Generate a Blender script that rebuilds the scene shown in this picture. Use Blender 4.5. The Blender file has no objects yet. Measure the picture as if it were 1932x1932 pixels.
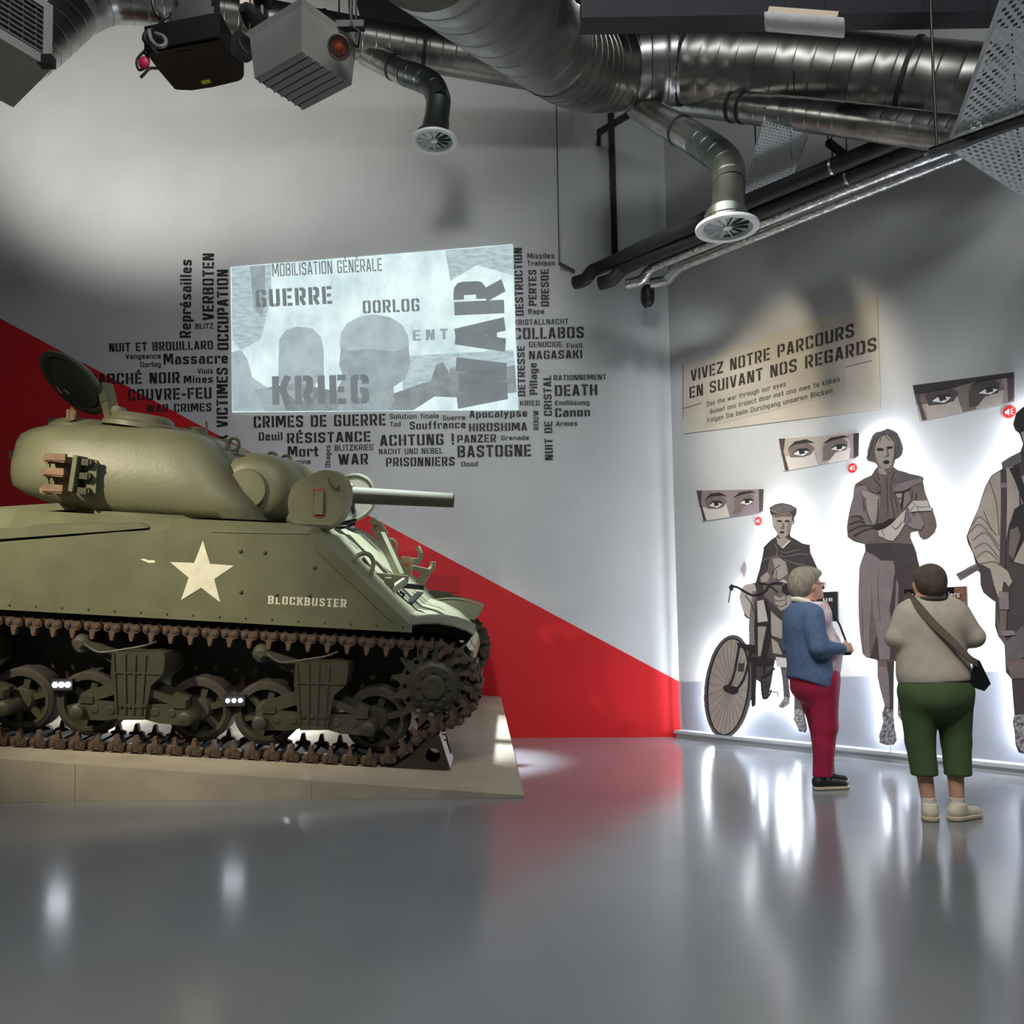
import bpy, math, random
import numpy as np
from mathutils import Vector, Matrix
from mathutils.geometry import tessellate_polygon
random.seed(7)
SC = bpy.context.scene
COL = SC.collection
V3 = Vector
# ------------------------------------------------------------------ camera
FPX, PX, PY, CAMH = 1663.0, 966.0, 1087.0, 1.2
TH, RO = math.radians(3.7), 0.016
_fw = V3((0, math.cos(TH), math.sin(TH)))
_u0 = V3((0, -math.sin(TH), math.cos(TH)))
_r0 = V3((1, 0, 0))
_rt = _r0 * math.cos(RO) - _u0 * math.sin(RO)
_up = _u0 * math.cos(RO) + _r0 * math.sin(RO)
CAM = V3((0, 0, CAMH))
cd = bpy.data.cameras.new('camera')
cd.sensor_width = 36; cd.sensor_height = 36; cd.sensor_fit = 'HORIZONTAL'
cd.lens = 36 * FPX / 1932; cd.shift_y = (PY - 966) / 1932; cd.clip_start = 0.05
cam = bpy.data.objects.new('camera', cd); COL.objects.link(cam)
_M = Matrix((_rt, _up, -_fw)).transposed().to_4x4(); _M.translation = CAM
cam.matrix_world = _M
SC.camera = cam
# ------------------------------------------------------------------ world, lights, exposure
SC.view_settings.view_transform = 'Standard'
SC.view_settings.look = 'None'
SC.view_settings.gamma = 1.0
SC.view_settings.exposure = 0.0
w = bpy.data.worlds.new('hall'); SC.world = w; w.use_nodes = True
w.node_tree.nodes['Background'].inputs[0].default_value = (0.80, 0.88, 0.92, 1)
w.node_tree.nodes['Background'].inputs[1].default_value = 0.07

def lamp(name, kind, loc, aim, energy, color=(1, 1, 1), size=0.3, angle=60, blend=0.5, size_y=None):
    ld = bpy.data.lights.new(name, kind); ld.energy = energy; ld.color = color
    if kind == 'AREA':
        ld.size = size
        if size_y: ld.shape = 'RECTANGLE'; ld.size_y = size_y
    else:
        ld.shadow_soft_size = size
    if kind == 'SPOT':
        ld.spot_size = math.radians(angle); ld.spot_blend = blend
    o = bpy.data.objects.new(name, ld); COL.objects.link(o)
    o.location = loc
    d = V3(aim) - V3(loc)
    o.rotation_euler = d.to_track_quat('-Z', 'Y').to_euler()
    return o

lamp('hall_fill', 'AREA', (0.5, 2.2, 8.2), (0.5, 5.5, 0), 420, (0.94, 0.97, 1.0), 5.0, size_y=3.0)  # large unseen area light added as general fill
lamp('tank_spotlight', 'SPOT', (-6.0, 2.6, 5.2), (-3.1, 7.3, 1.6), 2200, (1.0, 0.90, 0.66), 0.10, 34, 0.8)
lamp('tank_front_spotlight', 'SPOT', (-0.6, 1.0, 5.6), (-1.3, 7.2, 1.5), 480, (1.0, 0.96, 0.84), 0.15, 36, 0.8)
lamp('glacis_spotlight', 'SPOT', (-1.5, 8.0, 6.2), (-0.95, 8.25, 1.6), 6800, (0.78, 0.91, 1.0), 0.15, 24, 0.7)
lamp('wall_wash_left', 'SPOT', (-6.3, 6.2, 4.3), (-3.4, 10.5, 10.6), 1300, (1.0, 0.97, 0.92), 0.3, 80, 0.6)
lamp('corner_fill', 'SPOT', (0.4, 6.0, 6.4), (1.1, 10.1, 2.0), 1250, (0.95, 0.98, 1.0), 0.35, 62, 0.9)  # added fill, boosts the LED glow on the wall near the corner
lamp('words_fill', 'SPOT', (-1.0, 3.0, 6.6), (-1.4, 10.2, 3.9), 750, (0.98, 0.98, 1.0), 0.4, 52, 0.9)  # added fill that lifts the wall behind the painted words
lamp('sign_spotlight', 'SPOT', (0.6, 5.4, 5.2), (2.9, 8.7, 3.5), 380, (1.0, 0.86, 0.66), 0.10, 34, 0.6)
lamp('figure_fill', 'SPOT', (-0.3, 3.6, 5.4), (3.1, 8.4, 1.5), 760, (0.97, 0.98, 1.0), 0.3, 44, 0.8)  # added fill to brighten the cut-out figures
lamp('visitor_spotlight', 'SPOT', (0.4, 1.8, 5.4), (2.7, 6.4, 1.2), 560, (1.0, 0.93, 0.84), 0.2, 34, 0.7)

# ------------------------------------------------------------------ pixel rays (photograph frame 1932 x 1932)
def ray(u, v):
    return _rt * ((u - PX) / FPX) + _up * ((PY - v) / FPX) + _fw
def hit(u, v, p0, n):
    d = ray(u, v); return CAM + d * ((V3(p0) - CAM).dot(n) / d.dot(n))
def onfloor(u, v, z=0.0): return hit(u, v, (0, 0, z), V3((0, 0, 1)))
def atY(u, v, Y):
    d = ray(u, v); return CAM + d * (Y / d.y)

# ------------------------------------------------------------------ materials
def lin(c):
    f = lambda x: (x / 12.92 if x <= 0.04045 else ((x + 0.055) / 1.055) ** 2.4)
    return tuple(f(x / 255.0) for x in c) + (1.0,)
_mats = {}
def mat(name, rgb, rough=0.5, metal=0.0, var=0.0, scale=6.0, bump=0.0, bscale=None, rgb2=None, emit=None, estr=0.0, spec=None, stretch=None, coat=0.0):
    if name in _mats: return _mats[name]
    m = bpy.data.materials.new(name); m.use_nodes = True
    nt = m.node_tree; b = nt.nodes['Principled BSDF']
    b.inputs['Base Color'].default_value = lin(rgb)
    b.inputs['Roughness'].default_value = rough
    b.inputs['Metallic'].default_value = metal
    if spec is not None: b.inputs['Specular IOR Level'].default_value = spec
    if coat: b.inputs['Coat Weight'].default_value = coat
    if emit:
        b.inputs['Emission Color'].default_value = lin(emit); b.inputs['Emission Strength'].default_value = estr
    if var or bump:
        tc = nt.nodes.new('ShaderNodeTexCoord'); mp = nt.nodes.new('ShaderNodeMapping')
        nt.links.new(tc.outputs['Object'], mp.inputs[0])
        if stretch: mp.inputs['Scale'].default_value = stretch
        nz = nt.nodes.new('ShaderNodeTexNoise'); nz.inputs['Scale'].default_value = scale; nz.inputs['Detail'].default_value = 6
        nt.links.new(mp.outputs[0], nz.inputs['Vector'])
        if var:
            mx = nt.nodes.new('ShaderNodeMix'); mx.data_type = 'RGBA'
            c = rgb2 or tuple(x * (1 - var) for x in rgb)
            mx.inputs[6].default_value = lin(rgb); mx.inputs[7].default_value = lin(c)
            rp = nt.nodes.new('ShaderNodeMapRange'); rp.inputs[1].default_value = 0.38; rp.inputs[2].default_value = 0.66
            nt.links.new(nz.outputs[0], rp.inputs[0]); nt.links.new(rp.outputs[0], mx.inputs[0])
            nt.links.new(mx.outputs[2], b.inputs['Base Color'])
        if bump:
            n2 = nt.nodes.new('ShaderNodeTexNoise'); n2.inputs['Scale'].default_value = bscale or scale * 4; n2.inputs['Detail'].default_value = 4
            nt.links.new(mp.outputs[0], n2.inputs['Vector'])
            bp = nt.nodes.new('ShaderNodeBump'); bp.inputs['Strength'].default_value = bump; bp.inputs['Distance'].default_value = 0.01
            nt.links.new(n2.outputs[0], bp.inputs['Height']); nt.links.new(bp.outputs[0], b.inputs['Normal'])
    _mats[name] = m
    return m
def glow(name, rgb, strength):
    if name in _mats: return _mats[name]
    m = bpy.data.materials.new(name); m.use_nodes = True
    nt = m.node_tree; nt.nodes.clear()
    e = nt.nodes.new('ShaderNodeEmission'); o = nt.nodes.new('ShaderNodeOutputMaterial')
    e.inputs[0].default_value = lin(rgb); e.inputs[1].default_value = strength
    nt.links.new(e.outputs[0], o.inputs[0]); _mats[name] = m
    return m

# ------------------------------------------------------------------ mesh builder
class MB:
    def __init__(s): s.v = []; s.f = []; s.hard = False
    def add(s, vs, fs):
        n = len(s.v); s.v += [tuple(p) for p in vs]; s.f += [tuple(i + n for i in f) for f in fs]; return s
    def box(s, c, size, R=None):
        h = V3(size) / 2; c = V3(c); R = R or Matrix.Identity(3)
        vs = [c + R @ V3((sx * h.x, sy * h.y, sz * h.z)) for sx in (-1, 1) for sy in (-1, 1) for sz in (-1, 1)]
        return s.add(vs, [(0, 1, 3, 2), (4, 6, 7, 5), (0, 4, 5, 1), (2, 3, 7, 6), (0, 2, 6, 4), (1, 5, 7, 3)])
    def hexa(s, b, t):   # 4 bottom points, 4 top points
        return s.add(list(b) + list(t), [(3, 2, 1, 0), (4, 5, 6, 7), (0, 1, 5, 4), (1, 2, 6, 5), (2, 3, 7, 6), (3, 0, 4, 7)])
    def bar(s, a, b, w, h=None, up=(0, 0, 1)):
        a = V3(a); b = V3(b); d = (b - a).normalized(); u = V3(up)
        sd = d.cross(u)
        if sd.length < 1e-4: sd = d.cross(V3((1, 0, 0)))
        sd.normalize(); u = sd.cross(d); h = h or w
        q = [sd * w / 2 + u * h / 2, -sd * w / 2 + u * h / 2, -sd * w / 2 - u * h / 2, sd * w / 2 - u * h / 2]
        return s.hexa([a + x for x in q], [b + x for x in q])
    def rings(s, rings, cap0=True, cap1=True, closed=True):
        n = len(rings[0]); o = len(s.v)
        for r in rings: s.v += [tuple(p) for p in r]
        for i in range(len(rings) - 1):
            for j in range(n if closed else n - 1):
                k = (j + 1) % n
                s.f.append((o + i * n + j, o + i * n + k, o + (i + 1) * n + k, o + (i + 1) * n + j))
        if cap0: s.f.append(tuple(o + j for j in reversed(range(n))))
        if cap1: s.f.append(tuple(o + (len(rings) - 1) * n + j for j in range(n)))
        return s
    def lathe(s, o, axis, prof, n=24, cap0=True, cap1=True, ph=0.0):   # prof: (dist along axis, radius)
        o = V3(o); a = V3(axis).normalized()
        x = a.cross(V3((0, 0, 1)))
        if x.length < 1e-3: x = a.cross(V3((0, 1, 0)))
        x.normalize(); y = a.cross(x)
        rs = [[o + a * d + (x * math.cos(ph + 2 * math.pi * j / n) + y * math.sin(ph + 2 * math.pi * j / n)) * max(r, 1e-4) for j in range(n)] for d, r in prof]
        return s.rings(rs, cap0, cap1)
    def cyl(s, a, b, r, r2=None, n=16):
        a = V3(a); b = V3(b); return s.lathe(a, b - a, [(0, r), ((b - a).length, r if r2 is None else r2)], n)
    def tube(s, path, r, n=10, closed=False, radii=None):
        P = [V3(p) for p in path]; m = len(P); rs = []; x = None
        for i in range(m):
            if closed: d = P[(i + 1) % m] - P[i - 1]
            else: d = P[min(i + 1, m - 1)] - P[max(i - 1, 0)]
            d.normalize()
            if x is None:
                x = d.cross(V3((0, 0, 1)))
                if x.length < 1e-3: x = d.cross(V3((0, 1, 0)))
            x = (x - d * x.dot(d)).normalized(); y = d.cross(x)
            rr = radii[i] if radii else r
            rs.append([P[i] + (x * math.cos(2 * math.pi * j / n) + y * math.sin(2 * math.pi * j / n)) * rr for j in range(n)])
        if closed: rs.append(rs[0]); return s.rings(rs, False, False)
        return s.rings(rs)
    def torus(s, c, axis, R, r, n=20, m=8):
        c = V3(c); a = V3(axis).normalized(); x = a.orthogonal().normalized(); y = a.cross(x)
        return s.tube([c + (x * math.cos(2 * math.pi * i / n) + y * math.sin(2 * math.pi * i / n)) * R for i in range(n)], r, m, True)
    def ball(s, c, r, n=16, m=10):
        c = V3(c); r = V3(r) if hasattr(r, '__len__') else V3((r, r, r))
        rs = []
        for i in range(m + 1):
            t = math.pi * min(max(i / m, 0.004), 0.996)
            rs.append([c + V3((r.x * math.sin(t) * math.cos(2 * math.pi * j / n), r.y * math.sin(t) * math.sin(2 * math.pi * j / n), -r.z * math.cos(t))) for j in range(n)])
        return s.rings(rs)
    def slab(s, loops, dv):    # loops: outer then holes, coplanar 3-D points; extruded by dv both capped
        loops = [[V3(p) for p in L] for L in loops]; dv = V3(dv)
        tris = tessellate_polygon(loops); flat = [p for L in loops for p in L]; n = len(flat); o = len(s.v)
        nrm = V3((0, 0, 0))
        L0 = loops[0]
        for i in range(len(L0)): nrm += (L0[i] - L0[0]).cross(L0[(i + 1) % len(L0)] - L0[0])
        s.v += [tuple(p) for p in flat] + [tuple(p + dv) for p in flat]
        for t in tris:
            a, b, c = t
            tn = (flat[b] - flat[a]).cross(flat[c] - flat[a])
            if tn.dot(dv) > 0: a, c = c, a
            s.f.append((o + a, o + b, o + c)); s.f.append((o + n + c, o + n + b, o + n + a))
        k = 0
        for L in loops:
            m = len(L)
            for i in range(m):
                j = (i + 1) % m; s.f.append((o + k + i, o + k + j, o + n + k + j, o + n + k + i))
            k += m
        return s
    def flat(s, loop):
        loop = [V3(p) for p in loop]; o = len(s.v); s.v += [tuple(p) for p in loop]
        for t in tessellate_polygon([loop]): s.f.append(tuple(o + i for i in t))
        return s
    def build(s, name, m, parent=None, angle=38, local=False, org=None):
        me = bpy.data.meshes.new(name)
        vs = s.v
        o = bpy.data.objects.new(name, me)
        if parent is not None:
            o.parent = parent
            if not local:
                iv = WM[parent.name].inverted(); vs = [iv @ V3(p) for p in vs]
                WM[o.name] = WM[parent.name].copy()
            else: WM[o.name] = WM[parent.name].copy()
        else:
            if org is None:
                a = np.array(vs); org = V3(((a[:, 0].min() + a[:, 0].max()) / 2, (a[:, 1].min() + a[:, 1].max()) / 2, a[:, 2].min()))
            o.location = org; WM[o.name] = Matrix.Translation(org); vs = [V3(p) - V3(org) for p in vs]
        me.from_pydata([tuple(p) for p in vs], [], s.f)
        import bmesh
        bm = bmesh.new(); bm.from_mesh(me); bmesh.ops.recalc_face_normals(bm, faces=bm.faces); bm.to_mesh(me); bm.free()
        me.polygons.foreach_set('use_smooth', [True] * len(me.polygons))
        me.set_sharp_from_angle(angle=math.radians(angle))
        me.materials.append(m)
        COL.objects.link(o)
        return o
WM = {}
def tag(o, label=None, cat=None, group=None, kind=None):
    if label: o['label'] = label
    if cat: o['category'] = cat
    if group: o['group'] = group
    if kind: o['kind'] = kind
    return o
def thing(name, loc, label, cat, group=None, M=None):
    o = bpy.data.objects.new(name, None); COL.objects.link(o); o.empty_display_size = 0.1
    o.matrix_world = M if M is not None else Matrix.Translation(V3(loc))
    WM[o.name] = M.copy() if M is not None else Matrix.Translation(V3(loc))
    return tag(o, label, cat, group)
def sub(name, parent):
    o = bpy.data.objects.new(name, None); COL.objects.link(o); o.parent = parent; o.empty_display_size = 0.05
    WM[o.name] = WM[parent.name].copy(); return o
def smooth_path(P, n=6):    # Catmull-Rom
    P = [V3(p) for p in P]; out = []
    for i in range(len(P) - 1):
        p0 = P[max(i - 1, 0)]; p1 = P[i]; p2 = P[i + 1]; p3 = P[min(i + 2, len(P) - 1)]
        for j in range(n):
            t = j / n
            out.append(0.5 * ((2 * p1) + (p2 - p0) * t + (2 * p0 - 5 * p1 + 4 * p2 - p3) * t * t + (3 * p1 - p0 - 3 * p2 + p3) * t ** 3))
    return out + [P[-1]]

# ------------------------------------------------------------------ signed-distance bodies -> one continuous skin
def sdf_mesh(prims, res=0.01, k=0.03):
    lo = np.array([1e9] * 3); hi = -lo
    for p in prims:
        if p[0] == 'h': continue
        pts = p[1:3] if p[0] == 'c' else [p[1]]
        rr = max(p[3:5]) if p[0] == 'c' else max(p[2])
        for q in pts:
            lo = np.minimum(lo, np.array(q) - rr); hi = np.maximum(hi, np.array(q) + rr)
    lo -= 0.05; hi += 0.05
    N = np.ceil((hi - lo) / res).astype(int) + 1
    X = lo[0] + res * np.arange(N[0])[:, None, None]; Y = lo[1] + res * np.arange(N[1])[None, :, None]; Z = lo[2] + res * np.arange(N[2])[None, None, :]
    D = np.full(N, 1e3)
    for p in prims:
        if p[0] == 'h':
            D = np.maximum(D, X * p[1][0] + Y * p[1][1] + Z * p[1][2] - p[2]); continue
        if p[0] == 'c':
            a = np.array(p[1], float); b = np.array(p[2], float); ba = b - a; L = max(ba @ ba, 1e-9)
            t = np.clip(((X - a[0]) * ba[0] + (Y - a[1]) * ba[1] + (Z - a[2]) * ba[2]) / L, 0, 1)
            sc = p[6] if len(p) > 6 and p[6] else (1, 1, 1)
            d = np.sqrt(((X - a[0] - t * ba[0]) / sc[0]) ** 2 + ((Y - a[1] - t * ba[1]) / sc[1]) ** 2 + ((Z - a[2] - t * ba[2]) / sc[2]) ** 2) - (p[3] + t * (p[4] - p[3]))
            kk = p[5] if len(p) > 5 and p[5] is not None else k
        else:
            c = p[1]; r = p[2]
            q = np.sqrt(((X - c[0]) / r[0]) ** 2 + ((Y - c[1]) / r[1]) ** 2 + ((Z - c[2]) / r[2]) ** 2)
            d = (q - 1) * min(r)
            kk = p[3] if len(p) > 3 and p[3] is not None else k
        if kk > 0:
            h = np.clip(0.5 + 0.5 * (D - d) / kk, 0, 1); D = D * (1 - h) + d * h - kk * h * (1 - h)
        elif kk < 0:   # smooth subtraction
            kk = -kk; h = np.clip(0.5 - 0.5 * (D + d) / kk, 0, 1); D = D * (1 - h) - d * h + kk * h * (1 - h)
        else: D = np.minimum(D, d)
    return surf_nets(D, lo, res)
def surf_nets(D, lo, res):
    S = D < 0; n0, n1, n2 = D.shape
    acc = np.zeros((n0 - 1, n1 - 1, n2 - 1, 3)); cnt = np.zeros((n0 - 1, n1 - 1, n2 - 1))
    cs = [(i, j, l) for i in (0, 1) for j in (0, 1) for l in (0, 1)]
    sl = lambda o: tuple(slice(o[a], D.shape[a] - 1 + o[a]) for a in range(3))
    for a in range(3):
        for c in cs:
            if c[a]: continue
            e = list(c); e[a] = 1; e = tuple(e)
            d0 = D[sl(c)]; d1 = D[sl(e)]; m = (d0 < 0) != (d1 < 0)
            t = np.where(m, d0 / np.where(m, d0 - d1, 1), 0)
            for x in range(3):
                acc[..., x] += np.where(m, c[x] + (t if x == a else 0), 0)
            cnt += m
    act = cnt > 0; idx = np.full(act.shape, -1); idx[act] = np.arange(act.sum())
    ijk = np.argwhere(act); vs = lo + res * (ijk + acc[act] / cnt[act][:, None])
    fs = []
    for a in range(3):
        b, c = (a + 1) % 3, (a + 2) % 3
        s0 = [slice(None)] * 3; s1 = [slice(None)] * 3; s0[a] = slice(0, -1); s1[a] = slice(1, None)
        m = S[tuple(s0)] != S[tuple(s1)]
        e = np.argwhere(m); e = e[(e[:, b] > 0) & (e[:, c] > 0) & (e[:, b] < D.shape[b] - 1) & (e[:, c] < D.shape[c] - 1)]
        q = []
        for db, dc in ((-1, -1), (0, -1), (0, 0), (-1, 0)):
            g = e.copy(); g[:, b] += db; g[:, c] += dc; q.append(idx[g[:, 0], g[:, 1], g[:, 2]])
        fs += np.stack(q, 1).tolist()
    mb = MB(); mb.add(vs.tolist(), [f for f in fs if min(f) >= 0]); return mb
# ------------------------------------------------------------------ stencil lettering
def _round(P, r=0.2, n=3):
    out = [P[0]]
    for i in range(1, len(P) - 1):
        a, b, c = V3((*P[i - 1], 0)), V3((*P[i], 0)), V3((*P[i + 1], 0))
        u = (a - b); v = (c - b); q = min(r, u.length / 2.02, v.length / 2.02)
        p0 = b + u.normalized() * q; p1 = b + v.normalized() * q
        for j in range(n + 1):
            t = j / n; p = p0 * (1 - t) ** 2 + b * 2 * t * (1 - t) + p1 * t * t
            out.append((p.x, p.y))
    out.append(P[-1]); return out
def glyph(ch, t, g, W=0.52):
    h = t / 2; e = 0 if g > 0 else t; acc = None
    if ch in 'ÉÈ': acc = ch; ch = 'E'
    if ch in 'éè': acc = ch; ch = 'e'
    if ch == 'ö': acc = ch; ch = 'o'
    w = {'M': W * 1.4, 'W': W * 1.5, 'I': t, '!': t, '-': W * .6, ' ': W * .55, '.': t, 'm': W * 1.35, 'w': W * 1.25, 'i': t, 'l': t, 'j': t, 'f': W * .66, 't': W * .68, 'r': W * .72, 'E': W * .9, 'F': W * .86, 'L': W * .84, 'T': W * .92}.get(ch, W * (.9 if ch.islower() else 1))
    L, R, B, T, M = h, w - h, h * .9, 1 - h * .9, .5; s = []
    X = .72; XT = X - h * .9; s0 = t + g - e * .6; mid = w / 2
    def half(x0, x1, y0, y1):
        if g > 0: return [_round([(mid - g / 2, y1), (x0, y1), (x0, y0), (mid - g / 2, y0)]), _round([(mid + g / 2, y1), (x1, y1), (x1, y0), (mid + g / 2, y0)])]
        return [_round([(mid - .02, y1), (x0, y1), (x0, y0), (mid + .02, y0)]), _round([(mid - .02, y1), (x1, y1), (x1, y0), (mid - .02, y0)])]
    st = [(L, 0), (L, 1)]
    if ch == 'A': s = [[(h * .9, 0), (mid - g * .6, 1)], [(w - h * .9, 0), (mid + g * .6, 1)], [(w * .3, .27), (w * .7, .27)]]
    elif ch == 'B': s = [st, _round([(s0, T), (R, T), (R, .52 + h * .4), (s0, .52 + h * .4)], .16), _round([(s0, .5 - h * .4), (R, .5 - h * .4), (R, B), (s0, B)], .16)]
    elif ch == 'C': s = [_round([(mid - g / 2, T), (L, T), (L, B), (mid - g / 2, B)]), _round([(mid + g / 2 - e, T), (R, T), (R, .66)]), _round([(mid + g / 2 - e, B), (R, B), (R, .34)])]
    elif ch == 'G': s = [_round([(mid - g / 2, T), (L, T), (L, B), (mid - g / 2, B)]), _round([(mid + g / 2 - e, T), (R, T), (R, .68)]), _round([(mid + g / 2 - e, B), (R, B), (R, .46), (mid, .46)], .1)]
    elif ch == 'D': s = [st, _round([(s0, T), (R, T), (R, B), (s0, B)])]
    elif ch in 'EF': s = [st, [(s0, T), (w, T)], [(s0, M), (w * .9, M)]] + ([[(s0, B), (w, B)]] if ch == 'E' else [])
    elif ch == 'H': s = [st, [(R, 0), (R, 1)], [(s0, M), (w - s0, M)]]
    elif ch in 'Il': s = [st]
    elif ch == 'J': s = [_round([(R, 1), (R, B), (L, B), (L, .3)])]
    elif ch == 'K': s = [st, [(s0, .42), (R + h * .4, 1)], [(s0 + h * .6, .6), (R + h * .4, 0)]]
    elif ch == 'L': s = [st, [(s0, B), (w, B)]]
    elif ch == 'M': s = [st, [(R, 0), (R, 1)], [(t + g * .2, 1), (mid, .2)], [(w - t - g * .2, 1), (mid, .2)]]
    elif ch == 'N': s = [st, [(R, 0), (R, 1)], [(t * .85 + g * .2, 1), (w - t * .85 - g * .2, 0)]]
    elif ch == 'O': s = half(L, R, B, T)
    elif ch == 'P': s = [st, _round([(s0, T), (R, T), (R, .42), (s0, .42)], .16)]
    elif ch == 'R': s = [st, _round([(s0, T), (R, T), (R, .45), (s0, .45)], .16), [(mid + h * .3, .38), (R + h * .2, 0)]]
    elif ch == 'S': s = [_round([(R, .7), (R, T), (L, T), (L, .56), (R, .45), (R, B), (L, B), (L, .3)], .17)]
    elif ch == 'T': s = [[(0, T), (w, T)], [(mid, 1 - t - g + e * .5), (mid, 0)]]
    elif ch == 'U': s = [_round([(L, 1), (L, B), (mid - g / 2, B)]), _round([(mid + g / 2 - e, B), (R, B), (R, 1)])]
    elif ch == 'V': s = [[(h * .9, 1), (mid - g * .6, 0)], [(w - h * .9, 1), (mid + g * .6, 0)]]
    elif ch == 'W': s = [[(h * .9, 1), (w * .28, 0)], [(w * .5 - h * .3, .95), (w * .34, 0)], [(w * .5 + h * .3, .95), (w * .66, 0)], [(w - h * .9, 1), (w * .72, 0)]]
    elif ch == 'X': s = [[(h, 0), (w - h, 1)], [(h, 1), (w - h, 0)]]
    elif ch == 'Y': s = [[(h, 1), (mid, .48)], [(w - h, 1), (mid, .48)], [(mid, .46 - g), (mid, 0)]]
    elif ch == 'Z': s = [[(0, T), (w, T)], [(w - h, T - h), (h, B + h)], [(0, B), (w, B)]]
    elif ch == '!': s = [[(L, 1), (L, .3)], [(L, t), (L, 0)]]
    elif ch == '-': s = [[(0, .42), (w, .42)]]
    elif ch == 'a': s = [_round([(L, XT), (R, XT), (R, 0)], .14), _round([(R - h - g, .42), (L, .42), (L, B), (R - h - g, B)], .13)]
    elif ch == 'b': s = [st, _round([(s0, XT), (R, XT), (R, B), (s0, B)], .16)]
    elif ch == 'c': s = [_round([(mid - g / 2, XT), (L, XT), (L, B), (mid - g / 2, B)], .16), _round([(mid + g / 2 - e, XT), (R, XT), (R, .52)], .14), _round([(mid + g / 2 - e, B), (R, B), (R, .22)], .14)]
    elif ch == 'd': s = [[(R, 0), (R, 1)], _round([(w - s0, XT), (L, XT), (L, B), (w - s0, B)], .16)]
    elif ch == 'e': s = [_round([(w - h, .34), (w - h, XT), (L, XT), (L, B), (R, B), (R, .2)], .16), [(t + g * .6, .37), (w - h, .37)]]
    elif ch == 'f': s = [_round([(w, T), (L + .1, T), (L + .1, 0)], .16), [(0, .62), (w * .9, .62)]]
    elif ch == 'g': s = [_round([(w - s0, XT), (L, XT), (L, B), (w - s0, B)], .16), _round([(R, X), (R, -.2), (L, -.2)], .16)]
    elif ch == 'h': s = [st, _round([(s0, XT), (R, XT), (R, 0)], .16)]
    elif ch == 'i': s = [[(L, 0), (L, X)], [(L, .84), (L, 1)]]
    elif ch == 'j': s = [[(L, -.2), (L, X)], [(L, .84), (L, 1)]]
    elif ch == 'k': s = [st, [(s0, .3), (R, X)], [(s0 + h * .4, .44), (R + h * .3, 0)]]
    elif ch == 'm': s = [[(L, 0), (L, X)], _round([(s0, XT), (mid, XT), (mid, 0)], .12), _round([(mid + h + g, XT), (R, XT), (R, 0)], .12)]
    elif ch == 'n': s = [[(L, 0), (L, X)], _round([(s0, XT), (R, XT), (R, 0)], .16)]
    elif ch == 'o': s = half(L, R, B, XT)
    elif ch == 'p': s = [[(L, -.25), (L, X)], _round([(s0, XT), (R, XT), (R, B), (s0, B)], .16)]
    elif ch == 'r': s = [[(L, 0), (L, X)], _round([(s0, XT), (w, XT), (w, .5)], .1)]
    elif ch == 's': s = [_round([(R, .54), (R, XT), (L, XT), (L, .42), (R, .32), (R, B), (L, B), (L, .2)], .13)]
    elif ch == 't': s = [_round([(L + .08, .95), (L + .08, B), (w, B)], .14), [(0, .64), (w, .64)]]
    elif ch == 'u': s = [_round([(L, X), (L, B), (w - s0, B)], .16), [(R, 0), (R, X)]]
    elif ch == 'v': s = [[(h * .8, X), (mid - .01, 0)], [(w - h * .8, X), (mid + .01, 0)]]
    elif ch == 'w': s = [[(h * .8, X), (w * .3, 0)], [(w * .5, X), (w * .3, 0)], [(w * .5, X), (w * .7, 0)], [(w - h * .8, X), (w * .7, 0)]]
    elif ch == 'y': s = [[(h * .8, X), (mid, .05)], [(w - h * .8, X), (mid - .12, -.25)]]
    elif ch == 'z': s = [[(0, XT), (w, XT)], [(w - h, XT - h), (h, B + h)], [(0, B), (w, B)]]
    y = 1.1 if acc in ('É', 'È') else .82
    if acc and acc in 'ÉÈéè': s.append([(mid - .05, y), (mid + .1, y + .16)] if acc in 'Éé' else [(mid + .05, y), (mid - .1, y + .16)])
    if acc == 'ö': s += [[(L, .85), (L, 1)], [(R, .85), (R, 1)]]
    return w, s
def stroke(P, t):      # offset polyline -> list of quads (2-D)
    n = len(P); Lp = []; Rp = []
    for i in range(n):
        a = V3((*P[max(i - 1, 0)], 0)); b = V3((*P[i], 0)); c = V3((*P[min(i + 1, n - 1)], 0))
        d0 = (b - a).normalized() if i else (c - b).normalized(); d1 = (c - b).normalized() if i < n - 1 else d0
        m = (d0 + d1); m = m.normalized() if m.length > 1e-5 else d0
        k = 1 / max(m.dot(d1), .6); q = V3((-m.y, m.x, 0)) * (t / 2 * k)
        Lp.append(b + q); Rp.append(b - q)
    return Lp, Rp
def text_width(txt, t, g, sp):
    return sum(glyph(c, t, g)[0] + sp for c in txt) - sp
def letter(mb, txt, P0, P1, up, t=0.2, g=0.045, sp=0.13, thick=None, serif=False):
    """strokes of TXT from P0 to P1 along the baseline, cap height vector UP"""
    P0 = V3(P0); P1 = V3(P1); up = V3(up); W = text_width(txt, t, g, sp); ax = (P1 - P0) / W; x = 0.0
    for c in txt:
        w, ss = glyph(c, t, g)
        if serif and c.isalpha():
            ss = ss + [[(-.06, .05), (t + .06, .05)], [(-.06, .95), (t + .06, .95)]] if c in 'BLKRE' else ss + ([[(w / 2 - t * .9, .05), (w / 2 + t * .9, .05)]] if c == 'T' else [])
        for P in ss:
            tt = t if not serif else t
            a, b = stroke(P, tt)
            o = len(mb.v)
            for q in a + b: mb.v.append(tuple(P0 + ax * (x + q.x) + up * q.y))
            n = len(a)
            for i in range(n - 1): mb.f.append((o + i, o + i + 1, o + n + i + 1, o + n + i))
        x += w + sp
    return mb

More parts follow.
